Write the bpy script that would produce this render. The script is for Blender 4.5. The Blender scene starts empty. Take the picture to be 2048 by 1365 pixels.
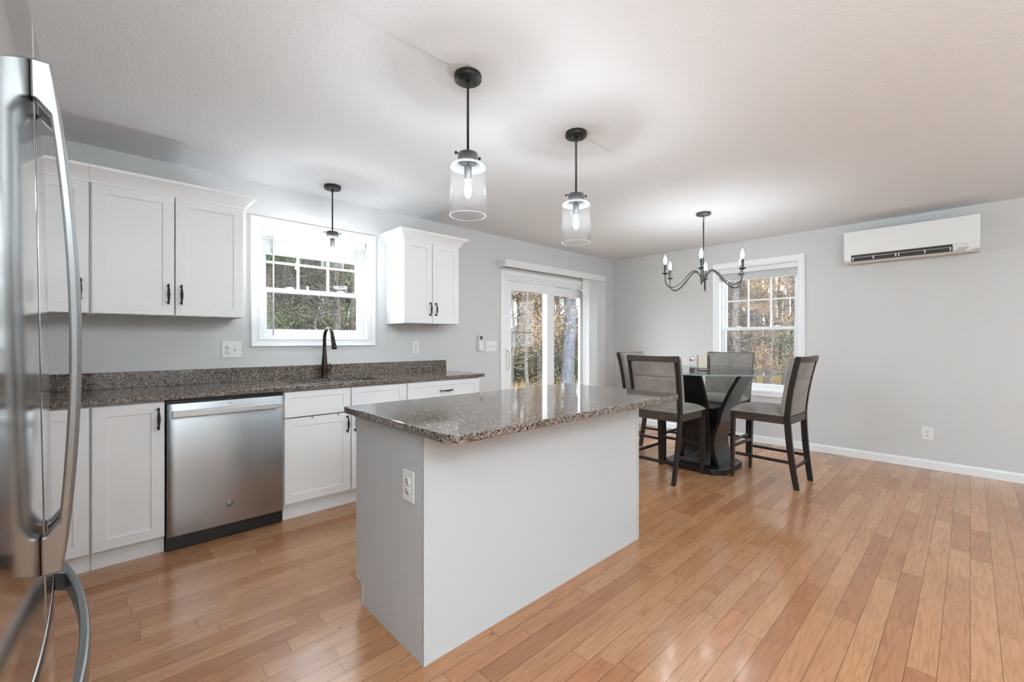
import bpy, bmesh, math, random
from mathutils import Vector, Matrix
R = math.radians
scene = bpy.context.scene
col = scene.collection

# ------------------------------------------------------------------ camera
cam_d = bpy.data.cameras.new('camera'); cam = bpy.data.objects.new('camera', cam_d); col.objects.link(cam)
cam.location = (-5.712, -3.782, 1.225)
cam.rotation_euler = (R(90), 0, -0.755156657)
cam_d.sensor_width = 36; cam_d.lens = 863.69 / 2048 * 36
cam_d.shift_y = -1.5 / 2048
cam_d.clip_start = 0.01; cam_d.clip_end = 300
scene.camera = cam

# ------------------------------------------------------------------ exposure, world, large lights
vs = scene.view_settings
scene.display_settings.display_device = 'sRGB'
vs.view_transform = 'Standard'; vs.look = 'None'; vs.gamma = 1.0; vs.use_curve_mapping = False
vs.exposure = 1.18
CEIL = 2.447
BULB_E = 310.0          # emission of the pendant bulbs
CANDLE_E = 72.0       # emission of the chandelier bulbs
SKY_E = 5.0
FILL_CEIL_E = 20.0  # emission of two ceiling lamps added out of view as fill
FILL_UP1_W = 16.0           # three fill uplights added behind the camera to brighten the room
FILL_UP3_W = 95.0
FILL_UP2_W = 25.0           # added fill uplight toward the right wall, tinted cooler

world = bpy.data.worlds.new('overcast_sky'); scene.world = world; world.use_nodes = True
wn = world.node_tree
bg = wn.nodes['Background']
bg.inputs[0].default_value = (0.84, 0.92, 1.0, 1); bg.inputs[1].default_value = SKY_E

# ------------------------------------------------------------------ object helpers
def tag(o, label=None, cat=None, group=None, kind=None):
    if label: o['label'] = label
    if cat: o['category'] = cat
    if group: o['group'] = group
    if kind: o['kind'] = kind
    return o
def empty(name, loc=(0, 0, 0), rz=0, label=None, cat=None, group=None, kind=None):
    o = bpy.data.objects.new(name, None); col.objects.link(o); o.location = loc; o.rotation_euler = (0, 0, rz)
    o.empty_display_size = 0.1
    return tag(o, label, cat, group, kind)
def kids(o): return [c for c in bpy.data.objects if c.parent == o]
def copy_tree(o, parent=None):
    c = o.copy(); col.objects.link(c); c.parent = parent
    for ch in kids(o): copy_tree(ch, c)
    return c

class MB:
    """collects shapes and links them as one mesh object"""
    def __init__(s): s.v = []; s.f = []; s.mi = []; s.sm = []
    def add(s, vs, fs, mi=0, smooth=False):
        b = len(s.v); s.v += [tuple(v) for v in vs]
        for f in fs: s.f.append([b + i for i in f]); s.mi.append(mi); s.sm.append(smooth)
        return s
    def box(s, x0, x1, y0, y1, z0, z1, mi=0):
        vs = [(x, y, z) for x in (x0, x1) for y in (y0, y1) for z in (z0, z1)]
        fs = [(0, 1, 3, 2), (4, 6, 7, 5), (0, 4, 5, 1), (2, 3, 7, 6), (0, 2, 6, 4), (1, 5, 7, 3)]
        return s.add(vs, fs, mi)
    def prism(s, poly, h0, h1, axis='z', mi=0, smooth=False):
        """poly: list of 2-D points, counter-clockwise; extruded along axis"""
        def m(p, h):
            if axis == 'z': return (p[0], p[1], h)
            if axis == 'y': return (p[0], h, p[1])
            return (h, p[0], p[1])
        n = len(poly)
        s.add([m(p, h0) for p in poly] + [m(p, h1) for p in poly],
              [list(range(n))[::-1], list(range(n, 2 * n))], mi)
        b = len(s.v) - 2 * n
        for i in range(n):
            j = (i + 1) % n
            s.f.append([b + i, b + j, b + n + j, b + n + i]); s.mi.append(mi); s.sm.append(smooth)
        return s
    def tube(s, pts, rad, n=10, mi=0, caps=True, smooth=True, flat=None):
        pts = [Vector(p) for p in pts]
        if not hasattr(rad, '__len__'): rad = [rad] * len(pts)
        rings = []; up = None
        for i, p in enumerate(pts):
            t = (pts[min(i + 1, len(pts) - 1)] - pts[max(i - 1, 0)])
            if t.length < 1e-9: t = Vector((0, 0, 1))
            t.normalize()
            if up is None:
                up = Vector((0, 0, 1)) if abs(t.z) < 0.9 else Vector((0, 1, 0))
            a = t.cross(up)
            if a.length < 1e-6: a = t.orthogonal()
            a.normalize(); b2 = a.cross(t).normalized(); up = b2
            r = rad[i]; fl = flat if flat else 1.0
            rings.append([p + a * (r * math.cos(2 * math.pi * k / n)) + b2 * (r * fl * math.sin(2 * math.pi * k / n)) for k in range(n)])
        vs = [v for r in rings for v in r]; fs = []
        for i in range(len(pts) - 1):
            for k in range(n):
                k2 = (k + 1) % n
                fs.append((i * n + k, i * n + k2, (i + 1) * n + k2, (i + 1) * n + k))
        s.add(vs, fs, mi, smooth)
        if caps:
            b = len(s.v) - len(vs)
            s.f.append([b + k for k in range(n)][::-1]); s.mi.append(mi); s.sm.append(False)
            s.f.append([b + (len(pts) - 1) * n + k for k in range(n)]); s.mi.append(mi); s.sm.append(False)
        return s
    def lathe(s, prof, c=(0, 0, 0), n=32, mi=0, smooth=True, axis='z'):
        vs = []; fs = []
        for (r, z) in prof:
            for k in range(n):
                a = 2 * math.pi * k / n; x, y = r * math.cos(a), r * math.sin(a)
                if axis == 'z': vs.append((c[0] + x, c[1] + y, c[2] + z))
                elif axis == 'y': vs.append((c[0] + x, c[1] + z, c[2] + y))
                else: vs.append((c[0] + z, c[1] + x, c[2] + y))
        for i in range(len(prof) - 1):
            for k in range(n):
                k2 = (k + 1) % n
                fs.append((i * n + k, i * n + k2, (i + 1) * n + k2, (i + 1) * n + k))
        return s.add(vs, fs, mi, smooth)
    def build(s, name, mats, parent=None, bevel=0, seg=2, weld=False):
        me = bpy.data.meshes.new(name)
        me.from_pydata([tuple(v) for v in s.v], [], s.f)
        if not isinstance(mats, (list, tuple)): mats = [mats]
        for m in mats: me.materials.append(m)
        me.polygons.foreach_set('material_index', s.mi)
        me.polygons.foreach_set('use_smooth', s.sm)
        bm = bmesh.new(); bm.from_mesh(me)
        if weld: bmesh.ops.remove_doubles(bm, verts=bm.verts, dist=1e-5)
        bmesh.ops.recalc_face_normals(bm, faces=bm.faces)
        bm.to_mesh(me); bm.free(); me.update()
        o = bpy.data.objects.new(name, me); col.objects.link(o)
        if parent is not None: o.parent = parent
        if bevel:
            b = o.modifiers.new('bevel', 'BEVEL'); b.width = bevel; b.segments = seg; b.limit_method = 'ANGLE'; b.angle_limit = R(40)
            b.harden_normals = False
        return o

def bake(o):
    """apply modifiers into the mesh"""
    dg = bpy.context.evaluated_depsgraph_get(); dg.update()
    me = bpy.data.meshes.new_from_object(o.evaluated_get(dg))
    o.modifiers.clear(); o.data = me
    return o

# ------------------------------------------------------------------ materials
def mat(name, color, rough=0.5, metal=0.0, spec=0.5, **kw):
    m = bpy.data.materials.new(name); m.use_nodes = True
    b = m.node_tree.nodes['Principled BSDF']
    b.inputs['Base Color'].default_value = (*color, 1)
    b.inputs['Roughness'].default_value = rough
    b.inputs['Metallic'].default_value = metal
    b.inputs['Specular IOR Level'].default_value = spec
    for k, v in kw.items(): b.inputs[k].default_value = v
    return m
def N(m, t, **kw):
    n = m.node_tree.nodes.new(t)
    for k, v in kw.items(): setattr(n, k, v)
    return n
def L(m, a, b): m.node_tree.links.new(a, b)
def coords(m, scale=(1, 1, 1), obj=False):
    if obj: src = N(m, 'ShaderNodeTexCoord').outputs['Object']
    else: src = N(m, 'ShaderNodeNewGeometry').outputs['Position']
    mp = N(m, 'ShaderNodeMapping'); mp.inputs['Scale'].default_value = scale
    L(m, src, mp.inputs['Vector']); return mp.outputs['Vector']
def noise(m, vec, scale, detail=3, rough=0.5):
    n = N(m, 'ShaderNodeTexNoise'); n.inputs['Scale'].default_value = scale
    n.inputs['Detail'].default_value = detail; n.inputs['Roughness'].default_value = rough
    L(m, vec, n.inputs['Vector']); return n.outputs['Fac']
def ramp(m, fac, stops):
    r = N(m, 'ShaderNodeValToRGB'); e = r.color_ramp.elements
    while len(e) < len(stops): e.new(0.5)
    for i, (p, c) in enumerate(stops): e[i].position = p; e[i].color = (*c, 1)
    L(m, fac, r.inputs['Fac']); return r.outputs['Color']
def bump(m, h, strength, dist=0.001):
    b = N(m, 'ShaderNodeBump'); b.inputs['Strength'].default_value = strength; b.inputs['Distance'].default_value = dist
    L(m, h, b.inputs['Height']); L(m, b.outputs['Normal'], m.node_tree.nodes['Principled BSDF'].inputs['Normal'])
def math_(m, op, a, b=None, c=None):
    n = N(m, 'ShaderNodeMath'); n.operation = op
    for i, v in enumerate((a, b, c)):
        if v is None: continue
        if hasattr(v, 'node'): L(m, v, n.inputs[i])
        else: n.inputs[i].default_value = v
    return n.outputs[0]
def mixc(m, fac, a, b, blend='MIX'):
    n = N(m, 'ShaderNodeMix'); n.data_type = 'RGBA'; n.blend_type = blend
    for i, v in ((0, fac), (6, a), (7, b)):
        if hasattr(v, 'node'): L(m, v, n.inputs[i])
        elif isinstance(v, (tuple, list)): n.inputs[i].default_value = (*v, 1)
        else: n.inputs[i].default_value = v
    return n.outputs[2]

M = {}
M['wall'] = mat('wall_paint', (0.658, 0.655, 0.648), 0.65, spec=0.25)
bump(M['wall'], noise(M['wall'], coords(M['wall']), 260, 2), 0.05)
M['ceiling'] = mat('ceiling_stipple_paint', (0.80, 0.81, 0.82), 0.8, spec=0.15)
_v = coords(M['ceiling']); bump(M['ceiling'], noise(M['ceiling'], _v, 70, 4, 0.6), 0.55, 0.004)
M['trim'] = mat('white_trim_paint', (0.88, 0.885, 0.89), 0.35, spec=0.4)
M['cab'] = mat('white_cabinet_paint', (0.885, 0.884, 0.88), 0.33, spec=0.4)
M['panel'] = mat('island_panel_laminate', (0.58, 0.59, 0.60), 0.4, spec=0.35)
M['plastic'] = mat('white_plastic', (0.82, 0.82, 0.8), 0.35)
M['plastic_line'] = mat('plastic_seam', (0.45, 0.45, 0.45), 0.5)
M['slot'] = mat('dark_slot', (0.03, 0.03, 0.03), 0.6)
M['black'] = mat('matte_black_metal', (0.022, 0.021, 0.02), 0.42, metal=0.3)
M['blackp'] = mat('black_plastic', (0.012, 0.012, 0.012), 0.35)
M['iron'] = mat('dark_pewter_metal', (0.10, 0.10, 0.10), 0.35, metal=0.8)
M['bronze'] = mat('oil_rubbed_bronze', (0.05, 0.032, 0.022), 0.28, metal=0.75)
M['chrome'] = mat('chrome', (0.8, 0.8, 0.8), 0.12, metal=1)
M['grey'] = mat('grey_plastic', (0.35, 0.35, 0.34), 0.4)
M['lcd'] = mat('grey_display', (0.10, 0.11, 0.10), 0.25)
M['blind'] = mat('white_blind_slat', (0.78, 0.78, 0.77), 0.5)
M['vinyl'] = mat('white_window_vinyl', (0.84, 0.85, 0.86), 0.3)
M['napkin'] = mat('cream_paper', (0.72, 0.66, 0.56), 0.8)
M['pepper'] = mat('pepper_grains', (0.12, 0.08, 0.06), 0.8)

# brushed stainless steel
def steel(name, rough, aniso, base=(0.42, 0.445, 0.465)):
    m = mat(name, base, rough, metal=1)
    b = m.node_tree.nodes['Principled BSDF']
    b.inputs['Anisotropic'].default_value = aniso; b.inputs['Anisotropic Rotation'].default_value = 0.25
    t = N(m, 'ShaderNodeTangent'); t.direction_type = 'RADIAL'; t.axis = 'Z'
    L(m, t.outputs[0], b.inputs['Tangent'])
    return m
M['steel'] = steel('brushed_stainless_steel', 0.27, 0.75)
M['fsteel'] = steel('refrigerator_stainless_steel', 0.115, 0.0, (0.74, 0.745, 0.75))
M['hsteel'] = mat('satin_steel_handle', (0.27, 0.275, 0.275), 0.30, metal=1)
M['bsteel'] = mat('bright_satin_steel', (0.60, 0.62, 0.64), 0.38, metal=1)
M['case'] = mat('refrigerator_grey_case', (0.18, 0.18, 0.18), 0.5)

# hardwood floor: oak strips running along x, board edges by position
def floor_mat():
    m = mat('oak_strip_floor', (0.4, 0.22, 0.12), 0.3)
    b = m.node_tree.nodes['Principled BSDF']
    g = N(m, 'ShaderNodeNewGeometry'); sp = N(m, 'ShaderNodeSeparateXYZ'); L(m, g.outputs['Position'], sp.inputs[0])
    x, y = sp.outputs[0], sp.outputs[1]
    W = 0.083
    v = math_(m, 'DIVIDE', math_(m, 'ADD', y, 1.622 + 100 * W), W)
    row = math_(m, 'FLOOR', v); fv = math_(m, 'FRACT', v)
    wn1 = N(m, 'ShaderNodeTexWhiteNoise'); wn1.noise_dimensions = '1D'; L(m, row, wn1.inputs['W'])
    wn2 = N(m, 'ShaderNodeTexWhiteNoise'); wn2.noise_dimensions = '1D'; L(m, math_(m, 'ADD', row, 57.3), wn2.inputs['W'])
    leng = math_(m, 'MULTIPLY_ADD', wn2.outputs['Value'], 0.45, 0.42)
    ux = math_(m, 'ADD', math_(m, 'DIVIDE', math_(m, 'ADD', x, 20.0), leng), math_(m, 'MULTIPLY', wn1.outputs['Value'], 7.0))
    # uneven board lengths inside a row
    wob = math_(m, 'MULTIPLY', math_(m, 'SINE', math_(m, 'MULTIPLY', ux, 2.1)), 0.28)
    ux = math_(m, 'ADD', ux, wob)
    idx = math_(m, 'FLOOR', ux); fu = math_(m, 'FRACT', ux)
    cmb = N(m, 'ShaderNodeCombineXYZ'); L(m, row, cmb.inputs[0]); L(m, idx, cmb.inputs[1])
    wn3 = N(m, 'ShaderNodeTexWhiteNoise'); wn3.noise_dimensions = '3D'; L(m, cmb.outputs[0], wn3.inputs['Vector'])
    base = ramp(m, wn3.outputs['Value'], [(0.0, (0.42, 0.180, 0.080)), (0.25, (0.49, 0.228, 0.103)), (0.55, (0.54, 0.265, 0.125)), (0.85, (0.58, 0.300, 0.148)), (1.0, (0.50, 0.212, 0.094))])
    # grain, shifted per board
    off = N(m, 'ShaderNodeVectorMath'); off.operation = 'SCALE'; L(m, wn3.outputs['Color'], off.inputs[0]); off.inputs['Scale'].default_value = 30
    ad = N(m, 'ShaderNodeVectorMath'); ad.operation = 'ADD'; L(m, g.outputs['Position'], ad.inputs[0]); L(m, off.outputs[0], ad.inputs[1])
    mp = N(m, 'ShaderNodeMapping'); mp.inputs['Scale'].default_value = (0.9, 12, 1); L(m, ad.outputs[0], mp.inputs[0])
    n1 = noise(m, mp.outputs[0], 2.2, 2, 0.5)
    rings = math_(m, 'PINGPONG', math_(m, 'MULTIPLY', n1, 13.0), 1.0)
    rings = math_(m, 'POWER', rings, 2.2)
    mp2 = N(m, 'ShaderNodeMapping'); mp2.inputs['Scale'].default_value = (6, 90, 1); L(m, ad.outputs[0], mp2.inputs[0])
    n2 = noise(m, mp2.outputs[0], 1.6, 3, 0.6)
    mp3 = N(m, 'ShaderNodeMapping'); mp3.inputs['Scale'].default_value = (2.0, 9, 1); L(m, ad.outputs[0], mp3.inputs[0])
    n3 = noise(m, mp3.outputs[0], 1.5, 3, 0.6)
    c = mixc(m, math_(m, 'MULTIPLY', rings, 0.30), base, (0.15, 0.062, 0.028))
    c = mixc(m, math_(m, 'MULTIPLY', math_(m, 'SUBTRACT', n2, 0.35), 0.5), c, (0.18, 0.08, 0.035))
    blot = N(m, 'ShaderNodeMapRange'); L(m, n3, blot.inputs[0]); blot.inputs[1].default_value = 0.58; blot.inputs[2].default_value = 0.78
    c = mixc(m, math_(m, 'MULTIPLY', blot.outputs[0], 0.45), c, (0.20, 0.085, 0.038))
    # knots
    mk = N(m, 'ShaderNodeMapping'); mk.inputs['Scale'].default_value = (1.3, 2.6, 1); L(m, ad.outputs[0], mk.inputs[0])
    vk = N(m, 'ShaderNodeTexVoronoi'); vk.inputs['Scale'].default_value = 2.4; L(m, mk.outputs[0], vk.inputs['Vector'])
    kn = N(m, 'ShaderNodeMapRange'); L(m, vk.outputs['Distance'], kn.inputs[0]); kn.inputs[1].default_value = 0.015; kn.inputs[2].default_value = 0.05; kn.inputs[3].default_value = 1; kn.inputs[4].default_value = 0
    c = mixc(m, math_(m, 'MULTIPLY', kn.outputs[0], 0.75), c, (0.05, 0.02, 0.01))
    # joints
    ev = math_(m, 'MINIMUM', fv, math_(m, 'SUBTRACT', 1.0, fv))
    ev = math_(m, 'MULTIPLY', ev, W)
    eu = math_(m, 'MINIMUM', fu, math_(m, 'SUBTRACT', 1.0, fu)); eu = math_(m, 'MULTIPLY', eu, leng)
    e = math_(m, 'MINIMUM', ev, eu)
    gap = N(m, 'ShaderNodeMapRange'); L(m, e, gap.inputs[0]); gap.inputs[1].default_value = 0.0005; gap.inputs[2].default_value = 0.0016; gap.inputs[3].default_value = 1; gap.inputs[4].default_value = 0
    c = mixc(m, math_(m, 'MULTIPLY', gap.outputs[0], 0.8), c, (0.06, 0.025, 0.012))
    L(m, c, b.inputs['Base Color'])
    ro = math_(m, 'MULTIPLY_ADD', n2, 0.06, 0.20); L(m, ro, b.inputs['Roughness'])
    h = math_(m, 'SUBTRACT', math_(m, 'MULTIPLY', n2, 0.02), gap.outputs[0])
    h = math_(m, 'SUBTRACT', h, math_(m, 'MULTIPLY', rings, 0.03))
    bump(m, h, 0.30, 0.0006)
    b.inputs['Coat Weight'].default_value = 0.25; b.inputs['Coat Roughness'].default_value = 0.12
    return m
M['floor'] = floor_mat()

def granite():
    m = mat('brown_speckled_granite', (0.2, 0.17, 0.15), 0.1)
    b = m.node_tree.nodes['Principled BSDF']
    v = coords(m)
    vo = N(m, 'ShaderNodeTexVoronoi'); vo.inputs['Scale'].default_value = 230; vo.inputs['Randomness'].default_value = 1
    nz = N(m, 'ShaderNodeTexNoise'); nz.inputs['Scale'].default_value = 120; L(m, v, nz.inputs['Vector'])
    sc = N(m, 'ShaderNodeVectorMath'); sc.operation = 'SCALE'; sc.inputs['Scale'].default_value = 0.012; L(m, nz.outputs['Color'], sc.inputs[0])
    ad = N(m, 'ShaderNodeVectorMath'); ad.operation = 'ADD'; L(m, v, ad.inputs[0]); L(m, sc.outputs[0], ad.inputs[1])
    L(m, ad.outputs[0], vo.inputs['Vector'])
    sx = N(m, 'ShaderNodeSeparateColor'); L(m, vo.outputs['Color'], sx.inputs[0])
    c = ramp(m, sx.outputs[0], [(0.0, (0.010, 0.008, 0.007)), (0.28, (0.030, 0.022, 0.018)), (0.42, (0.15, 0.112, 0.088)), (0.70, (0.27, 0.212, 0.172)), (0.9, (0.44, 0.375, 0.32)), (1.0, (0.20, 0.20, 0.20))])
    big = noise(m, v, 14, 3)
    c = mixc(m, math_(m, 'MULTIPLY', math_(m, 'SUBTRACT', big, 0.3), 0.5), c, (0.09, 0.07, 0.058))
    L(m, c, b.inputs['Base Color'])
    b.inputs['Roughness'].default_value = 0.07
    b.inputs['IOR'].default_value = 1.6
    return m
M['granite'] = granite()

def thin_glass(name, tint=(1, 1, 1), body=0.0, ior=1.45, rough=0.0, haze=(1, 1, 1)):
    m = bpy.data.materials.new(name); m.use_nodes = True; nt = m.node_tree; nt.nodes.clear()
    out = nt.nodes.new('ShaderNodeOutputMaterial'); tr = nt.nodes.new('ShaderNodeBsdfTransparent'); gl = nt.nodes.new('ShaderNodeBsdfGlossy')
    fr = nt.nodes.new('ShaderNodeFresnel'); gm = nt.nodes.new('ShaderNodeNewGeometry')
    im = nt.nodes.new('ShaderNodeMix'); im.data_type = 'FLOAT'; im.inputs[2].default_value = ior; im.inputs[3].default_value = 1 / ior
    nt.links.new(gm.outputs['Backfacing'], im.inputs[0]); nt.links.new(im.outputs[0], fr.inputs[0])   # a thin sheet reflects alike on both faces
    mx = nt.nodes.new('ShaderNodeMixShader'); tr.inputs[0].default_value = (*tint, 1); gl.inputs['Roughness'].default_value = rough
    nt.links.new(fr.outputs[0], mx.inputs[0]); nt.links.new(tr.outputs[0], mx.inputs[1]); nt.links.new(gl.outputs[0], mx.inputs[2])
    last = mx
    if body:
        df = nt.nodes.new('ShaderNodeBsdfTranslucent'); df.inputs[0].default_value = (*haze, 1)
        d2 = nt.nodes.new('ShaderNodeBsdfDiffuse'); d2.inputs[0].default_value = (*haze, 1)
        ms = nt.nodes.new('ShaderNodeMixShader'); nt.links.new(df.outputs[0], ms.inputs[1]); nt.links.new(d2.outputs[0], ms.inputs[2])
        m2 = nt.nodes.new('ShaderNodeMixShader'); m2.inputs[0].default_value = body
        nt.links.new(mx.outputs[0], m2.inputs[1]); nt.links.new(ms.outputs[0], m2.inputs[2]); last = m2
    nt.links.new(last.outputs[0], out.inputs[0])
    return m
M['pane'] = thin_glass('window_pane_glass', (0.97, 0.98, 0.98), ior=1.2)
M['shade'] = thin_glass('clear_shade_glass', (0.97, 0.97, 0.97), 0.0035)
M['shoulder'] = thin_glass('shade_shoulder_glass', (0.62, 0.62, 0.62), 0.09)
M['shade_edge'] = thin_glass('shade_glass_rim', (0.9, 0.9, 0.9), 0.3)
M['tglass'] = thin_glass('table_glass', (0.955, 0.98, 0.98), 0, 1.5)
M['tedge'] = thin_glass('table_glass_edge', (0.6, 0.8, 0.8), 0.45, 1.5, haze=(0.75, 0.9, 0.92))

def emis(name, color, e):
    m = bpy.data.materials.new(name); m.use_nodes = True; nt = m.node_tree; nt.nodes.clear()
    out = nt.nodes.new('ShaderNodeOutputMaterial'); em = nt.nodes.new('ShaderNodeEmission')
    em.inputs[0].default_value = (*color, 1); em.inputs[1].default_value = e
    nt.links.new(em.outputs[0], out.inputs[0]); return m
M['bulb'] = emis('pendant_bulb_glow', (0.90, 0.985, 1.05), BULB_E)
M['candle'] = emis('candle_bulb_glow', (0.90, 0.985, 1.05), CANDLE_E)

def wood_dark():
    m = mat('espresso_stained_wood', (0.03, 0.02, 0.015), 0.38)
    v = coords(m, (1, 1, 1), True)
    mp = N(m, 'ShaderNodeMapping'); mp.inputs['Scale'].default_value = (40, 40, 5); L(m, v, mp.inputs[0])
    n = noise(m, mp.outputs[0], 2.0, 4, 0.6)
    c = ramp(m, n, [(0.3, (0.008, 0.006, 0.005)), (0.7, (0.026, 0.019, 0.015))])
    L(m, c, m.node_tree.nodes['Principled BSDF'].inputs['Base Color']); return m
M['wood'] = wood_dark()
M['lacquer'] = mat('black_lacquered_wood', (0.008, 0.007, 0.0065), 0.3, spec=0.45)
def wood_brown():
    m = mat('dark_walnut_rail', (0.05, 0.035, 0.028), 0.4)
    v = coords(m, (8, 8, 60), True); n = noise(m, v, 2.0, 4, 0.6)
    c = ramp(m, n, [(0.3, (0.030, 0.020, 0.016)), (0.7, (0.095, 0.068, 0.053))])
    L(m, c, m.node_tree.nodes['Principled BSDF'].inputs['Base Color']); return m
M['rail'] = wood_brown()
def fabric():
    m = mat('grey_velvet_fabric', (0.26, 0.24, 0.22), 0.75, spec=0.2)
    b = m.node_tree.nodes['Principled BSDF']
    b.inputs['Sheen Weight'].default_value = 0.45; b.inputs['Sheen Roughness'].default_value = 0.35
    v = coords(m, (1, 1, 1), True); n = noise(m, v, 7, 4, 0.6)
    c = ramp(m, n, [(0.3, (0.20, 0.18, 0.165)), (0.7, (0.33, 0.30, 0.275))])
    L(m, c, b.inputs['Base Color']); return m
M['fabric'] = fabric()
M['piping'] = mat('grey_piping', (0.38, 0.35, 0.32), 0.7)

# ------------------------------------------------------------------ the setting
XW, YS, TH = -6.60, -7.5, 0.16
def wall_with_holes(name, axis, u0, u1, z0, z1, p0, p1, holes):
    us = sorted(set([u0, u1] + [h[0] for h in holes] + [h[1] for h in holes]))
    zs = sorted(set([z0, z1] + [h[2] for h in holes] + [h[3] for h in holes]))
    mb = MB()
    for i in range(len(us) - 1):
        for j in range(len(zs) - 1):
            cu, cz = (us[i] + us[i + 1]) / 2, (zs[j] + zs[j + 1]) / 2
            if any(h[0] < cu < h[1] and h[2] < cz < h[3] for h in holes): continue
            if axis == 'x': mb.box(us[i], us[i + 1], p0, p1, zs[j], zs[j + 1])
            else: mb.box(p0, p1, us[i], us[i + 1], zs[j], zs[j + 1])
    # inner faces between neighbouring cells are doubled: drop them
    me_o = mb.build(name, M['wall'], weld=True)
    bm = bmesh.new(); bm.from_mesh(me_o.data)
    seen = {}
    for f in bm.faces:
        seen.setdefault(tuple(sorted(v.index for v in f.verts)), []).append(f)
    bmesh.ops.delete(bm, geom=[f for g in seen.values() if len(g) > 1 for f in g], context='FACES_ONLY')
    bm.to_mesh(me_o.data); bm.free()
    return tag(me_o, kind='structure')

W1 = (-4.839, -3.960, 1.240, 2.121)         # kitchen window opening (x0, x1, z0, z1)
W2 = (-2.446, -1.566, 0.620, 2.135)         # dining window opening (y0, y1, z0, z1)
D1 = (-2.285, -0.560, -0.0, 2.000)          # sliding door opening
wall_with_holes('wall_north', 'x', XW - TH, TH, -0.1, CEIL, 0.0, TH, [W1, (D1[0], D1[1], 0.0, D1[3])])
wall_with_holes('wall_east', 'y', YS, 0.0, -0.1, CEIL, 0.0, TH, [W2])
wall_with_holes('wall_south', 'x', XW - TH, TH, -0.1, CEIL, YS - TH, YS, [])
wall_with_holes('wall_west', 'y', YS, 0.0, -0.1, CEIL, XW - TH, XW, [])
tag(MB().box(XW, 0, YS, 0, -0.1, 0).build('floor', M['floor']), kind='structure')
tag(MB().box(XW - TH, TH, YS - TH, TH, CEIL, CEIL + 0.12).build('ceiling', M['ceiling']), kind='structure')

def baseboard(name, axis, u0, u1, face, sgn):
    # profile: thickness vs height
    pr = [(0, 0), (0.013, 0), (0.013, 0.066), (0.009, 0.075), (0.006, 0.083), (0, 0.083)]
    mb = MB()
    if axis == 'y': mb.prism([(face + sgn * p[0], p[1]) for p in pr], u0, u1, 'y')
    else: mb.prism([(face + sgn * p[0], p[1]) for p in pr], u0, u1, 'x')
    return tag(mb.build(name, M['trim']), kind='structure')
baseboard('baseboard_east', 'y', YS, 0.0, 0.0, -1)
baseboard('baseboard_north', 'x', -0.45, -0.013, 0.0, -1)
baseboard('baseboard_north', 'x', -3.10, -2.345, 0.0, -1)
baseboard('baseboard_west', 'y', YS, -3.4, XW, 1)

# picture-frame casing around an opening: mitred sweep of a stepped profile
def casing(name, u0, u1, z0, z1, width, place, parent, mat_, prof=None, sides='LTRB'):
    """profile given as (distance from opening 0..width, projection)"""
    prof = prof or [(0, 0), (0, .010), (.010, .014), (.018, .011), (.040, .013), (.048, .017), (width - .004, .019), (width, .015), (width, 0)]
    rings = []
    for (cu, cz, su, sz) in ((u0, z0, -1, -1), (u1, z0, 1, -1), (u1, z1, 1, 1), (u0, z1, -1, 1)):
        rings.append([place(cu + su * d, p, cz + sz * d) for d, p in prof])
    mb = MB(); n = len(prof)
    vs = [v for r in rings for v in r]; fs = []
    segs = {'B': (0, 1), 'R': (1, 2), 'T': (2, 3), 'L': (3, 0)}
    for sname in sides:
        a, b = segs[sname]
        for k in range(n - 1): fs.append((a * n + k, b * n + k, b * n + k + 1, a * n + k + 1))
    mb.add(vs, fs); return mb.build(name, mat_, parent)

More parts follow.
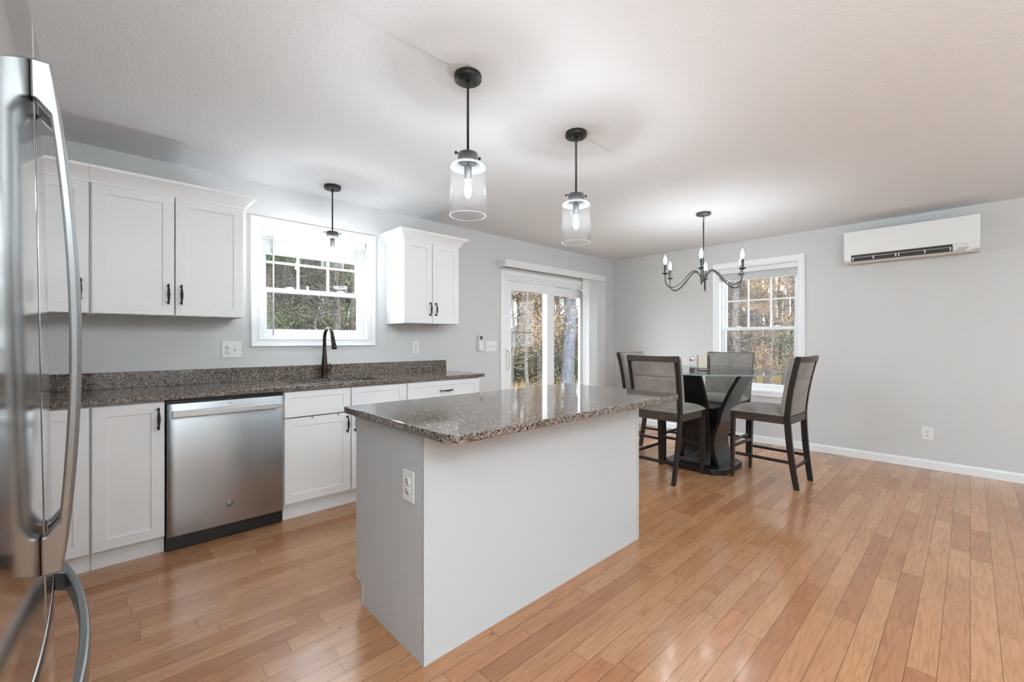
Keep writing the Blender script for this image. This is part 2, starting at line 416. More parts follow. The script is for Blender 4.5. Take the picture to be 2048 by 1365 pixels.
def double_hung(name, u0, u1, z0, z1, meet, place, boxf, muntins_h, glass_w):
    """place(u, d, z): d = distance outwards from the room face of the wall"""
    root = empty(name, kind='structure')
    casing('casing', u0, u1, z0, z1, 0.064, lambda u, p, z: place(u, -p, z), root, M['trim'])
    jm = MB()                                     # jamb lining
    t = 0.012
    boxf(jm, u0, u0 + t, -0.001, TH, z0, z1); boxf(jm, u1 - t, u1, -0.001, TH, z0, z1)
    boxf(jm, u0 + t, u1 - t, -0.001, TH, z1 - t, z1); boxf(jm, u0 + t, u1 - t, -0.001, TH, z0, z0 + t)
    jm.build('jamb', M['trim'], root)
    fr = MB(); f = 0.028
    a0, a1, c0, c1 = u0 + t, u1 - t, z0 + t, z1 - t
    for (p, q, r_, s_) in ((a0, a0 + f, c0, c1), (a1 - f, a1, c0, c1), (a0 + f, a1 - f, c1 - f, c1), (a0 + f, a1 - f, c0, c0 + f)):
        boxf(fr, p, q, 0.075, 0.15, r_, s_)
    fr.build('window_frame', M['vinyl'], root, bevel=0.002)
    a0 += f; a1 -= f; c0 += f; c1 -= f
    st = ((a1 - a0) - glass_w) / 2
    def sash(nm, z_a, z_b, d0, d1, rb, rt):
        mb = MB()
        boxf(mb, a0, a0 + st, d0, d1, z_a, z_b); boxf(mb, a1 - st, a1, d0, d1, z_a, z_b)
        boxf(mb, a0 + st, a1 - st, d0, d1, z_a, z_a + rb); boxf(mb, a0 + st, a1 - st, d0, d1, z_b - rt, z_b)
        s = mb.build(nm, M['vinyl'], root, bevel=0.002)
        g = MB(); boxf(g, a0 + st, a1 - st, (d0 + d1) / 2 - .002, (d0 + d1) / 2 + .002, z_a + rb, z_b - rt)
        g.build('glass_pane', M['pane'], s)
        return s
    up = sash('upper_sash', meet, c1, 0.112, 0.142, 0.032, 0.03)
    lo = sash('lower_sash', c0, meet + 0.036, 0.080, 0.110, 0.035, 0.036)
    gw = glass_w / 3; mu = MB()
    for k in (1, 2): boxf(mu, a0 + st + gw * k - .009, a0 + st + gw * k + .009, 0.119, 0.135, meet + .03, c1 - .028)
    for zz in muntins_h: boxf(mu, a0 + st, a1 - st, 0.1185, 0.1355, zz - .009, zz + .009)
    mu.build('muntin', M['vinyl'], up)
    lk = MB()
    for q in (0.25, 0.78):
        uc = a0 + (a1 - a0) * q
        boxf(lk, uc - .03, uc + .03, 0.082, 0.105, meet + .036, meet + .046); boxf(lk, uc - .012, uc + .022, 0.086, 0.10, meet + .046, meet + .052)
    lk.build('sash_lock', M['vinyl'], lo, bevel=0.003)
    return root
pN = lambda u, d, z: (u, d, z)
bN = lambda mb, a, b, d0, d1, z0, z1: mb.box(a, b, d0, d1, z0, z1)
pE = lambda u, d, z: (d, u, z)
bE = lambda mb, a, b, d0, d1, z0, z1: mb.box(d0, d1, a, b, z0, z1)
double_hung('window_1', *W1, 1.615, pN, bN, [1.862], 0.744)
double_hung('window_2', *W2, 1.352, pE, bE, [1.722], 0.750)

# sliding patio door
def patio_door():
    root = empty('door_1', kind='structure')
    x0, x1, zt = D1[0], D1[1], D1[3]
    casing('casing', x0, x1, -0.064, zt, 0.058, lambda u, p, z: (u, -p, z), root, M['trim'], sides='LTR',
           prof=[(0, 0), (0, .012), (.05, .016), (.058, .012), (.058, 0)])
    fr = MB(); f = 0.035
    fr.box(x0, x0 + f, 0, TH, 0, zt); fr.box(x1 - f, x1, 0, TH, 0, zt); fr.box(x0 + f, x1 - f, 0, TH, zt - .03, zt); fr.box(x0 + f, x1 - f, 0, TH, 0, .03)
    fr.box(x0 + f, x1 - f, 0.012, 0.03, zt - .055, zt - .03)
    fr.build('door_frame', M['vinyl'], root, bevel=0.003)
    def panel(nm, a, b, d0, d1, gl, gr, gb=0.16, gt=1.834):
        mb = MB(); zb, z2 = 0.032, 1.945
        mb.box(a, gl, d0, d1, zb, z2); mb.box(gr, b, d0, d1, zb, z2); mb.box(gl, gr, d0, d1, gt, z2); mb.box(gl, gr, d0, d1, zb, gb)
        p = mb.build(nm, M['vinyl'], root, bevel=0.003)
        MB().box(gl, gr, (d0 + d1) / 2 - .004, (d0 + d1) / 2 + .004, gb, gt).build('glass_pane', M['pane'], p)
        return p
    p1 = panel('sliding_panel', x0 + f, -1.340, 0.040, 0.078, -2.125, -1.480)
    p2 = panel('fixed_panel', -1.480, x1 - f, 0.086, 0.124, -1.325, -0.72)
    h = MB(); xh = -2.195
    h.box(xh - .02, xh + .02, 0.030, 0.040, 0.86, 1.12)
    h.tube([(xh, .034, .885), (xh, .005, .89), (xh - .004, -.012, .93), (xh - .004, -.015, .99), (xh - .004, -.012, 1.05), (xh, .005, 1.09), (xh, .034, 1.095)], 0.009, 8)
    h.build('door_handle', M['plastic'], p1)
patio_door()

# ------------------------------------------------------------------ cabinetry
def shaker(x0, x1, z0, z1, yf, t=0.019, st=0.057, rail=None, rec=0.007):
    """door slab with a recessed flat panel, front at y = yf (facing -y)"""
    rail = rail or st; mb = MB(); yb = yf + t; b = 0.0015
    o = [(x0, z0), (x1, z0), (x1, z1), (x0, z1)]
    i = [(x0 + st, z0 + rail), (x1 - st, z0 + rail), (x1 - st, z1 - rail), (x0 + st, z1 - rail)]
    e = 0.003
    j = [(x0 + st + e, z0 + rail + e), (x1 - st - e, z0 + rail + e), (x1 - st - e, z1 - rail - e), (x0 + st + e, z1 - rail - e)]
    ob = [(x0 + b, z0 + b), (x1 - b, z0 + b), (x1 - b, z1 - b), (x0 + b, z1 - b)]
    rows = [[(p[0], yb, p[1]) for p in o], [(p[0], yf + b, p[1]) for p in o], [(p[0], yf, p[1]) for p in ob],
            [(p[0], yf, p[1]) for p in i], [(p[0], yf + rec, p[1]) for p in j]]
    vs = [v for r in rows for v in r]; fs = []
    for k in range(4):
        for q in range(4): fs.append((k * 4 + q, k * 4 + (q + 1) % 4, k * 4 + 4 + (q + 1) % 4, k * 4 + 4 + q))
    fs.append((16, 17, 18, 19)); fs.append((3, 2, 1, 0))
    return mb.add(vs, fs)
def pull_mesh(vertical=True, length=0.118):
    """bow pull with a swollen middle, facing -y"""
    mb = MB(); h = length / 2
    P_ = lambda a, d: (0, -d, a) if vertical else (a, -d, 0)
    mb.tube([P_(-h + .008, 0), P_(-h + .006, .012), P_(-h + .008, .022), P_(-h + .02, .027), P_(-h * .45, .030), P_(0, .032), P_(h * .45, .030), P_(h - .02, .027), P_(h - .008, .022), P_(h - .006, .012), P_(h - .008, 0)],
            [.0055, .0045, .0045, .0045, .0065, .0085, .0065, .0045, .0045, .0045, .0055], 10)
    for s_ in (-1, 1):
        mb.tube([P_(s_ * (h - .004), .015), P_(s_ * (h + .002), .024)], [.006, .004], 8)
        mb.tube([P_(s_ * (h - .008), .0005), P_(s_ * (h - .008), .004)], [.008, .007], 10)
    return mb
pull_v = pull_mesh(True); pull_h = pull_mesh(False, 0.125)
def pull(parent, x, z, yf, vertical=True):
    o = (pull_v if vertical else pull_h).build('handle', M['black'], parent); o.location = (x, yf, z); return o

UZ0, UZ1, UY = 1.379, 2.142, -0.33
def crown(parent, x0, x1, left=True, right=True):
    # profile: outward projection, height
    pr = [(0.0, UZ1 - 0.012), (0.004, UZ1 - .012), (0.006, UZ1), (0.012, UZ1 + .012), (0.022, UZ1 + .028), (0.036, UZ1 + .044), (0.052, UZ1 + .054), (0.060, UZ1 + .058), (0.062, UZ1 + .072), (0.0, UZ1 + .072)]
    pr = [(d * 1.1 + 0.001, z) for d, z in pr]
    rings = []
    def ring(cx_, cy_, sx, sy): rings.append([(cx_ + sx * d, cy_ + sy * d, z) for d, z in pr])
    ring(x0, -0.001, -1 if left else 0, 0); ring(x0, UY, -1 if left else 0, -1); ring(x1, UY, 1 if right else 0, -1); ring(x1, -0.001, 1 if right else 0, 0)
    n = len(pr); fs = []
    for a in range(3):
        if a == 0 and not left: continue
        if a == 2 and not right: continue
        for k in range(n): fs.append((a * n + k, (a + 1) * n + k, (a + 1) * n + (k + 1) % n, a * n + (k + 1) % n))
    fs.append(tuple(range(n))[::-1] if left else tuple(range(n, 2 * n))[::-1]); fs.append(tuple(range(3 * n, 4 * n)) if right else tuple(range(2 * n, 3 * n)))
    o = MB().add([v for r in rings for v in r], fs).build('crown_moulding', M['cab'], parent)
    bm = bmesh.new(); bm.from_mesh(o.data); bmesh.ops.delete(bm, geom=[v for v in bm.verts if not v.link_faces], context='VERTS'); bm.to_mesh(o.data); bm.free()
    return o

def upper(name, x0, x1, doors, label, left=True, right=True):
    r_ = empty(name, ((x0 + x1) / 2, 0, UZ0), label=label, cat='cabinet')
    off = Vector((-(x0 + x1) / 2, 0, -UZ0))
    objs = []
    body = MB(); t = 0.018; yb = UY + 0.020
    body.box(x0, x0 + t, yb, -.001, UZ0, UZ1); body.box(x1 - t, x1, yb, -.001, UZ0, UZ1)
    body.box(x0 + t, x1 - t, yb, -.001, UZ1 - t, UZ1); body.box(x0 + t, x1 - t, yb, -.001, UZ0 + .012, UZ0 + .03)
    body.box(x0 + t, x1 - t, -.012, -.001, UZ0 + .03, UZ1 - t)
    body.box(x0 + t, x1 - t, yb, yb + .018, UZ0, UZ0 + .03); body.box(x0 + t, x1 - t, yb, yb + .018, UZ1 - .04, UZ1 - t)
    objs.append(body.build('body', M['cab'], r_))
    for (a, b, hx) in doors:
        d = shaker(a, b, UZ0 + .003, UZ1 - .006, UY).build('door', M['cab'], r_)
        d.location = off; pull(d, hx, UZ0 + 0.135, UY); objs.append(d)
    objs.append(crown(r_, x0, x1, left, right))
    for o in objs: o.location = off
    return r_
upper('wall_cabinet', -5.777, -5.014, [(-5.769, -5.3945, -5.425), (-5.3895, -5.017, -5.360)], 'white double door wall cabinet left of the kitchen window', left=False)
upper('wall_cabinet', -6.235, -5.779, [(-6.229, -5.783, -5.815)], 'white single door wall cabinet behind the refrigerator handle', left=False, right=False)
upper('wall_cabinet', -3.781, -3.179, [(-3.778, -3.4865, -3.513), (-3.4805, -3.182, -3.452)], 'small white wall cabinet with two doors right of the kitchen window')

BY, TOE = -0.63, -0.577
TOP0, TOP1 = 0.883, 0.913
def base_unit(name, x0, x1, fronts, label, right_open=False):
    """fronts: (kind, x0, x1, z0, z1, handle x, handle z or None, horizontal)"""
    r_ = empty(name, ((x0 + x1) / 2, 0, 0), label=label, cat='cabinet'); off = Vector((-(x0 + x1) / 2, 0, 0))
    body = MB(); t = 0.018; yb = BY + .020
    for a in (x0, x1 - t): body.box(a, a + t, yb, -.001, 0.0 if a == x1 - t and right_open else 0.1, TOP0 - .001); body.box(a, a + t, TOE + .001, -.001, 0, 0.1)
    body.box(x0 + t, x1 - t, yb, yb + .02, 0.1, 0.125); body.box(x0 + t, x1 - t, yb, yb + .02, TOP0 - .04, TOP0 - .001)
    body.box(x0 + t, x1 - t, yb + .02, -.02, 0.1, 0.118); body.box(x0 + t, x1 - t, -.02, -.001, .1, TOP0 - .1)
    b_ = body.build('body', M['cab'], r_); b_.location = off
    tk = MB().box(x0, x1, TOE, TOE + .015, 0, 0.105).build('toe_kick', M['cab'], r_); tk.location = off
    for (kind, a, b, c, d, hx, hz, hor) in fronts:
        if kind == 'slab': o = MB().box(a, b, BY, BY + .019, c, d).build('door', M['cab'], r_, bevel=0.0015)
        else: o = shaker(a, b, c, d, BY, rail=0.042 if kind == 'drawer' else None, st=0.057 if kind != 'drawer' else 0.052).build(kind, M['cab'], r_)
        o.location = off
        if hx is not None: pull(o, hx, hz, BY, not hor)
    return r_
base_unit('base_cabinet', -6.30, -5.772, [('door', -6.24, -5.776, .106, .872, None, None, False)], 'white base cabinet in the corner behind the refrigerator')
base_unit('base_cabinet', -5.770, -5.4655, [('door', -5.764, -5.467, .106, .872, -5.494, .782, False)], 'narrow white base cabinet with tall door left of the dishwasher')
sb = base_unit('base_cabinet', -4.8415, -3.928, [('drawer', -4.838, -4.3885, .700, .874, None, None, True), ('drawer', -4.3815, -3.933, .700, .874, None, None, True),
    ('door', -4.838, -4.3885, .118, .693, -4.415, .610, False), ('door', -4.3815, -3.933, .118, .693, -4.355, .610, False)], 'white sink base cabinet right of the dishwasher')
for xx in (-4.66, -4.48):
    c_ = MB().box(xx - .006, xx + .006, BY - .004, BY + .002, .680, .694).build('child_lock_tab', M['grey'], sb); c_.location = (4.38475, 0, 0)
base_unit('base_cabinet', -3.926, -3.160, [('drawer', -3.913, -3.165, .700, .874, -3.54, .787, True), ('door', -3.913, -3.5415, .118, .693, -3.57, .61, False), ('door', -3.5365, -3.165, .118, .693, -3.50, .61, False)], 'white base cabinet with wide drawer at the end of the counter', True)

# countertop with sink cut-out
ct = MB().box(XW + .001, -3.115, -0.65, -0.0215, TOP0, TOP1).build('countertop', M['granite'], bevel=0.004)
def rrect(x0, x1, y0, y1, r, n=6):
    p = []
    for (cx_, cy_, a0) in ((x1 - r, y1 - r, 0), (x0 + r, y1 - r, 90), (x0 + r, y0 + r, 180), (x1 - r, y0 + r, 270)):
        for k in range(n + 1): a = R(a0 + 90 * k / n); p.append((cx_ + r * math.cos(a), cy_ + r * math.sin(a)))
    return p
SX0, SX1, SY0, SY1 = -4.75, -4.06, -0.560, -0.165
cut = MB().prism(rrect(SX0, SX1, SY0, SY1, .06), 0.8, 1.0).build('cutter', M['granite'])
bo = ct.modifiers.new('sink_hole', 'BOOLEAN'); bo.operation = 'DIFFERENCE'; bo.object = cut; bo.solver = 'EXACT'
bake(ct); bpy.data.objects.remove(cut)
tag(ct, 'long brown speckled granite countertop along the kitchen wall', 'countertop')
bs_ = MB().box(XW + .001, -3.115, -0.0210, -0.0005, TOP1 + .0005, 1.019).build('backsplash', M['granite'], bevel=0.0015)
tag(bs_, 'low granite backsplash strip standing along the kitchen wall', 'backsplash')
tag(bs_, 'low brown granite backsplash standing behind the kitchen counter', 'backsplash')
# sink
def sink():
    r_ = MB(); o0 = rrect(SX0 - .012, SX1 + .012, SY0 - .012, SY1 + .012, .065); i0 = rrect(SX0 + .004, SX1 - .004, SY0 + .004, SY1 - .004, .06); i1 = rrect(SX0 + .012, SX1 - .012, SY0 + .012, SY1 - .012, .055)
    n = len(o0); rows = [[(p[0], p[1], .8815) for p in o0], [(p[0], p[1], .8815) for p in i0], [(p[0], p[1], .70) for p in i1],
                         ]
    vs = [v for r in rows for v in r]; fs = []
    for a in range(2):
        for k in range(n): fs.append((a * n + k, a * n + (k + 1) % n, (a + 1) * n + (k + 1) % n, (a + 1) * n + k))
    fs.append(tuple(range(2 * n, 3 * n)))
    o = r_.add(vs, fs).build('sink', M['steel'])
    sol = o.modifiers.new('thick', 'SOLIDIFY'); sol.thickness = 0.0015; sol.offset = -1
    bake(o)
    tag(o, 'undermounted steel kitchen sink set in the long granite counter', 'sink')
    d = MB().lathe([(0, .004), (.03, .004), (.042, .001), (.045, 0.0), (.0, 0.0)], ((SX0 + SX1) / 2, (SY0 + SY1) / 2, .7005)).build('drain', M['chrome'], o)
sink()
# faucet
def faucet():
    x, y = -4.386, -0.098
    r_ = empty('faucet', (x, y, TOP1), label='tall bronze gooseneck faucet behind the sink', cat='faucet')
    b = MB().lathe([(0, 0), (.028, 0), (.028, .006), (.025, .012), (.026, .03), (.025, .09), (.021, .14), (.0165, .20), (.014, .25), (0.013, .27)], n=24)
    pts = [(0, 0, .26)]; rr = .088; zc = .322; yc = -rr
    for k in range(13):
        a = R(180 - 165 * k / 12); pts.append((0, yc - rr * math.cos(a), zc + rr * math.sin(a)))
    # arc: starts above the post, runs forward (-y)
    pts = [(0, 0, .26), (0, 0, .29)] + [(0, -rr + rr * math.cos(R(165 * k / 12)), zc + rr * math.sin(R(165 * k / 12))) for k in range(13)]
    b.tube(pts, [.0135] * 8 + [.0135] * (len(pts) - 8), 14)
    e = Vector(pts[-1]); d = (Vector(pts[-1]) - Vector(pts[-2])).normalized()
    b.build('spout', M['bronze'], r_)
    h = MB().tube([e, e + d * .006, e + d * .03, e + d * .085, e + d * .105, e + d * .108], [.0145, .0155, .0155, .019, .021, .018], 16)
    h.tube([e + d * .055 + Vector((0, -.017, .004)), e + d * .075 + Vector((0, -.020, .004))], [.005, .005], 8)
    h.build('spray_head', M['bronze'], r_)
    l = MB().tube([(.02, 0, .062), (.048, 0, .066), (.054, 0, .066)], [.011, .010, .008], 12)
    l.tube([(.047, 0, .066), (.053, -.004, .085), (.045, -.006, .110), (.036, -.006, .120)], [.006, .005, .0045, .004], 8)
    l.build('lever_handle', M['bronze'], r_)
faucet()

# dishwasher
def text_mesh(name, body, size, mat_, parent, extrude=0.0004):
    c = bpy.data.curves.new(name, 'FONT'); c.body = body; c.size = size; c.extrude = extrude; c.align_x = 'CENTER'; c.align_y = 'CENTER'
    t = bpy.data.objects.new(name, c); col.objects.link(t)
    dg = bpy.context.evaluated_depsgraph_get(); me = bpy.data.meshes.new_from_object(t.evaluated_get(dg))
    bpy.data.objects.remove(t); me.materials.clear(); me.materials.append(mat_)
    o = bpy.data.objects.new(name, me); col.objects.link(o); o.parent = parent; return o
def dishwasher():
    x0, x1 = -5.463, -4.8435; xc = (x0 + x1) / 2; w = .303
    r_ = empty('dishwasher', (xc, 0, 0), label='stainless steel dishwasher between white base cabinets', cat='dishwasher')
    MB().box(-.306, .306, -.615, -.02, .012, .879).build('tub', M['blackp'], r_)
    MB().box(-w, w, -.6165, -.600, .862, .878).box(-w, w, -.622, -.6155, .866, .871).build('control_strip', M['blackp'], r_)
    MB().box(-w - .002, w - .01, -.585, -.560, 0, .085).box(-w - .002, w - .01, -.597, -.585, .0, .052).build('toe_kick', M['blackp'], r_, bevel=.003)
    d = MB()
    n = 10; pts = []
    for k in range(n + 1):
        u = -w + 2 * w * k / n; pts.append((u, -.640 - .0035 * (1 - (u / w) ** 2)))
    poly = pts + [(w, -.617), (-w, -.617)]
    d.prism(poly, .092, .858, 'z')
    for i in range(len(d.f)): d.sm[i] = len(d.f[i]) == 4
    do = d.build('door', M['steel'], r_, bevel=.0025)
    h = MB()
    pts = [(-.285 + .57 * k / 16, -.694 - .004 * (1 - ((k - 8) / 8) ** 2)) for k in range(17)]
    poly = pts + [(.285, -.672)] + [(.25, -.676), (-.25, -.676)] + [(-.285, -.672)]
    h.prism(poly, .784, .820, 'z')
    h.box(-.283, -.262, -.680, -.6412, .787, .817); h.box(.262, .283, -.680, -.6412, .787, .817)
    h.build('handle', M['bsteel'], do, bevel=.003)
    bd = MB().lathe([(0, -.0035), (.0165, -.0035), (.0185, -.002), (.0185, 0), (0, 0)], (0, -.6432, .215), 32, axis='y')
    bo_ = bd.build('badge', M['hsteel'], do)
    mk = MB()
    for k in range(20):
        a, b = 2 * math.pi * k / 20, 2 * math.pi * (k + 1) / 20
        mk.tube([(.0145 * math.cos(a), -.6470, .215 + .0145 * math.sin(a)), (.0145 * math.cos(b), -.6470, .215 + .0145 * math.sin(b))], .0007, 5)
    mk.build('badge_ring', M['grey'], bo_)
    t = text_mesh('badge_letters', 'GE', .014, M['grey'], bo_); t.location = (0, -.6470, .215); t.rotation_euler = (R(90), 0, 0)
    t2 = MB().box(-.012, .012, -.6436, -.6425, .838, .8405).build('vent_mark', M['slot'], do)
dishwasher()

# ------------------------------------------------------------------ island
def island():
    x0, x1, y0, y1 = -4.848, -3.318, -2.380, -1.782
    r_ = empty('kitchen_island', (0, 0, 0), label='white panelled kitchen island base under the granite slab', cat='kitchen island')
    r_.location = ((x0 + x1) / 2, (y0 + y1) / 2, 0); off = -Vector(r_.location)
    P_ = []
    # end panels with toe notch on the working side
    def end(xa, xb):
        return MB().prism([(y0 + .004, 0), (y1 - .062, 0), (y1 - .062, .1), (y1, .1), (y1, TOP0 - .001), (y0 + .004, TOP0 - .001)], xa, xb, 'x')
    P_.append(end(x0 + .003, x0 + .021).build('end_panel', M['panel'], r_))
    P_.append(end(x1 - .021, x1 - .003).build('end_panel', M['panel'], r_))
    P_.append(MB().box(x0 + .021, x1 - .021, y0 + .003, y0 + .012, 0, TOP0 - .001).build('back_panel', M['panel'], r_))
    for (cx_, s_) in ((x0, 1), (x1, -1)):
        P_.append(MB().box(min(cx_, cx_ + s_ * .022), max(cx_, cx_ + s_ * .022), y0, y0 + .003, 0, TOP0 - .001)
                  .box(min(cx_, cx_ + s_ * .003), max(cx_, cx_ + s_ * .003), y0, y0 + .022, 0, TOP0 - .001).build('corner_trim', M['panel'], r_, bevel=.001))
    P_.append(MB().box(x0 + .021, x1 - .021, y1 - .077, y1 - .062, 0, .1).box(x0 + .0, x0 + .003, y1 - .077, y1 - .062, 0, .098).build('toe_kick', M['panel'], r_))
    P_.append(MB().box(x0 + .021, x1 - .021, y1 - .05, y1 - .03, .1, TOP0 - .001).box(x0 + .021, x1 - .021, y0 + .02, y1 - .05, .1, .118).build('body', M['cab'], r_))
    w = (x1 - x0 - .02) / 3
    for k in range(3):
        a = x0 + .01 + w * k
        for (z0_, z1_, nm) in ((.115, .69, 'door'), (.697, .872, 'drawer')):
            d = shaker(a + .002, a + w - .002, z0_, z1_, 0).build(nm, M['cab'], r_)
            # turned to face +y
            d.rotation_euler = (0, 0, math.pi); d.location = (2 * a + w + off.x, y1 - .010 + off.y, off.z)
            pull(d, a + w / 2 if nm == 'drawer' else a + .03, (z0_ + z1_) / 2 if nm == 'drawer' else .61, 0, nm == 'door')
    for o in P_: o.location = off
island()
itop = MB()
pl = []
tx0, tx1, ty0, ty1 = -4.897, -3.268, -2.634, -1.757
def corner(cx_, cy_, r, a0, n=8):
    return [(cx_ + r * math.cos(R(a0 + 90 * k / n)), cy_ + r * math.sin(R(a0 + 90 * k / n))) for k in range(n + 1)]
pl += corner(tx1 - .02, ty1 - .02, .02, 0) + corner(tx0 + .012, ty1 - .012, .012, 90) + corner(tx0 + .075, ty0 + .075, .075, 180) + corner(tx1 - .075, ty0 + .075, .075, 270)
itop.prism(pl, TOP0, TOP1)
tag(itop.build('countertop', M['granite'], bevel=.004), 'glossy brown granite slab with rounded corners on the island', 'countertop')

# ------------------------------------------------------------------ outlets, switches, remote
def receptacle(parent, u, z, toggle=False):
    mb = MB()
    if not toggle:
        mb.lathe([(0, -.0075), (.0165, -.0075), (.0175, -.006), (.0175, -.004)], (0, 0, 0), 24, axis='y')
        for i, v in enumerate(mb.v): mb.v[i] = (max(-.0165, min(.0165, v[0])), v[1], max(-.0135, min(.0135, v[2])))
        mb.box(-.0075, -.0050, -.0079, -.0070, .001, .0085, 1); mb.box(.0048, .0072, -.0079, -.0070, .002, .0085, 1)
        mb.lathe([(0, -.0079), (.0027, -.0079), (.0027, -.007)], (0, 0, -.006), 12, 1, axis='y')
        o = mb.build('receptacle', [M['plastic'], M['slot']], parent)
    else:
        mb.box(-.005, .005, -.0065, -.004, -.012, .012, 1)
        mb.box(-.0042, .0042, -.0068, -.004, -.011, .011, 0)
        mb.prism([(-.0065, -.008), (-.0065, .006), (-.015, .010), (-.015, .003)], -.0035, .0035, 'x')
        o = mb.build('toggle', [M['plastic'], M['plastic_line']], parent)
    o.location = (u, 0, z); return o
def plate(name, loc, rz, w, h, label, cat, devs, group=None):
    r_ = empty(name, loc, rz, label, cat, group)
    MB().box(-w / 2, w / 2, -.0058, -.0005, -h / 2, h / 2).build('cover_plate', M['plastic'], r_, bevel=.0025)
    for (kind, u) in devs:
        if kind == 'duplex':
            receptacle(r_, u, .0195); receptacle(r_, u, -.0195)
            s = MB().lathe([(0, -.0068), (.003, -.0068), (.0035, -.0058)], (u, 0, 0), 10, axis='y').build('screw', M['plastic_line'], r_)
        elif kind == 'toggle':
            receptacle(r_, u, 0, True)
    return r_
plate('wall_outlet', (-5.0265, 0, 1.157), 0, .127, .121, 'double width plate with outlet and switch left of the kitchen window', 'outlet', [('duplex', -.026), ('toggle', .022)])
plate('wall_outlet', (-3.469, 0, 1.155), 0, .077, .125, 'white wall outlet below the small wall cabinet', 'outlet', [('duplex', 0)])
plate('light_switch', (-2.480, 0, 1.155), 0, .160, .122, 'white triple switch plate beside the sliding door', 'light switch', [('toggle', -.046), ('toggle', 0), ('toggle', .046)])
plate('wall_outlet', (0, -3.4985, .336), -math.pi / 2, .083, .120, 'white outlet low on the right wall under the air conditioner', 'outlet', [('duplex', 0)])
plate('wall_outlet', (-4.8452, -2.2725, .655), -math.pi / 2, .083, .120, 'white outlet on the end panel of the island', 'outlet', [('duplex', 0)])
def remote():
    r_ = empty('remote_control', (-2.657, 0, 1.195), label='white air conditioner remote in a wall holder beside the switches', cat='remote control')
    MB().box(-.032, .032, -.020, -.0005, -.095, .03).build('holder', M['plastic'], r_, bevel=.003)
    b = MB().box(-.027, .027, -.038, -.0205, -.088, .093).build('body', M['plastic'], r_, bevel=.004)
    MB().box(-.019, .019, -.0388, -.0375, .035, .080).build('display', M['lcd'], b)
    MB().box(-.012, .012, -.0390, -.0375, .012, .020).build('button', M['plastic_line'], b, bevel=.001)
remote()

# ------------------------------------------------------------------ blinds
def slat_blind(name, place, u0, u1, ztop, zbot, label, nsl, wand_u):
    r_ = empty(name, label=label, cat='blind')
    def bx(mb, a, b, d0, d1, c, d, mi=0):
        p, q = place(a, d0), place(b, d1); return mb.box(min(p[0], q[0]), max(p[0], q[0]), min(p[1], q[1]), max(p[1], q[1]), c, d, mi)
    bx(MB(), u0, u1, .006, .058, ztop - .062, ztop - .002).build('headrail', M['blind'], r_, bevel=.003)
    z_a, z_b = ztop - .070, zbot + .030
    for k in range(nsl):
        f = k / (nsl - 1); zz = z_a + (z_b - z_a) * (f ** 0.8)
        mb = MB(); th = .0028
        bx(mb, u0 + .004, u1 - .004, .010, .056, zz - th / 2, zz + th / 2)
        # tilt the slat a little towards the room
        for i, v in enumerate(mb.v):
            d = v[1] if place(0, 1)[1] == 1 else v[0]
            mb.v[i] = (v[0], v[1], v[2] - (0.033 - d) * 0.75)
        mb.build('slat', M['blind'], r_)
    bx(MB(), u0 + .002, u1 - .002, .010, .056, zbot, zbot + .018).build('bottom_rail', M['blind'], r_, bevel=.003)
    for q in (.12, .5, .88):
        uu = u0 + (u1 - u0) * q; mb = MB()
        bx(mb, uu - .0015, uu + .0015, .008, .0095, zbot + .005, ztop - .06); mb.build('ladder_cord', M['blind'], r_)
    if wand_u is not None:
        p = place(wand_u, .002); mb = MB(); mb.tube([(p[0], p[1], ztop - .05), (p[0], p[1], zbot - .06), (p[0], p[1], 1.262)], [.0035, .0055, .0055], 8); mb.build('tilt_wand', M['blind'], r_)
    for s_ in (1,):
        p = place(u1 - .1, .003); mb = MB(); mb.tube([(p[0], p[1], ztop - .06), (p[0], p[1], zbot - .25)], .0012, 5); mb.tube([(p[0], p[1], zbot - .25), (p[0], p[1], zbot - .28)], [.003, .006], 8)
        mb.build('pull_cord', M['blind'], r_)
    return r_
slat_blind('slat_blind', lambda u, d: (u, d), W1[0] + .014, W1[1] - .026, W1[3] - .012, 1.908, 'raised white slat blind in the kitchen window over the sink', 11, -4.744)
slat_blind('slat_blind', lambda u, d: (d, u), W2[0] + .014, W2[1] - .014, W2[3] - .012, 1.968, 'raised white slat blind in the dining window behind the table', 10, None)

def vertical_blind():
    r_ = empty('vertical_blind', (-1.3715, -.06, 2.075), label='white vertical blind with box valance over the sliding door', cat='blind')
    off = Vector((1.3715, .06, -2.075))
    v = MB().box(-2.368, -.375, -.120, -.112, 2.078, 2.163).box(-2.368, -2.360, -.112, -.001, 2.078, 2.163).box(-.383, -.375, -.112, -.001, 2.078, 2.163).box(-2.360, -.383, -.112, -.001, 2.155, 2.163)
    o = v.build('valance', M['blind'], r_, bevel=.002); o.location = off
    o = MB().box(-2.35, -.39, -.085, -.035, 2.12, 2.15).build('headrail', M['blind'], r_); o.location = off
    n = 17
    for k in range(n):
        xx = -.780 + (.395) * k / (n - 1); a = R(-55)
        mb = MB(); w = .0445
        pts = []
        for q in range(7):
            t = -1 + 2 * q / 6; pts.append((t * w, .004 * (1 - t * t)))
        for q in range(6, -1, -1):
            t = -1 + 2 * q / 6; pts.append((t * w, .004 * (1 - t * t) - .0012))
        pts = [(p[0] * math.cos(a) - p[1] * math.sin(a), p[0] * math.sin(a) + p[1] * math.cos(a)) for p in pts]
        mb.prism(pts, .03, 2.118, 'z')
        o = mb.build('vane', M['blind'], r_); o.location = off + Vector((xx, -.062, 0))
vertical_blind()

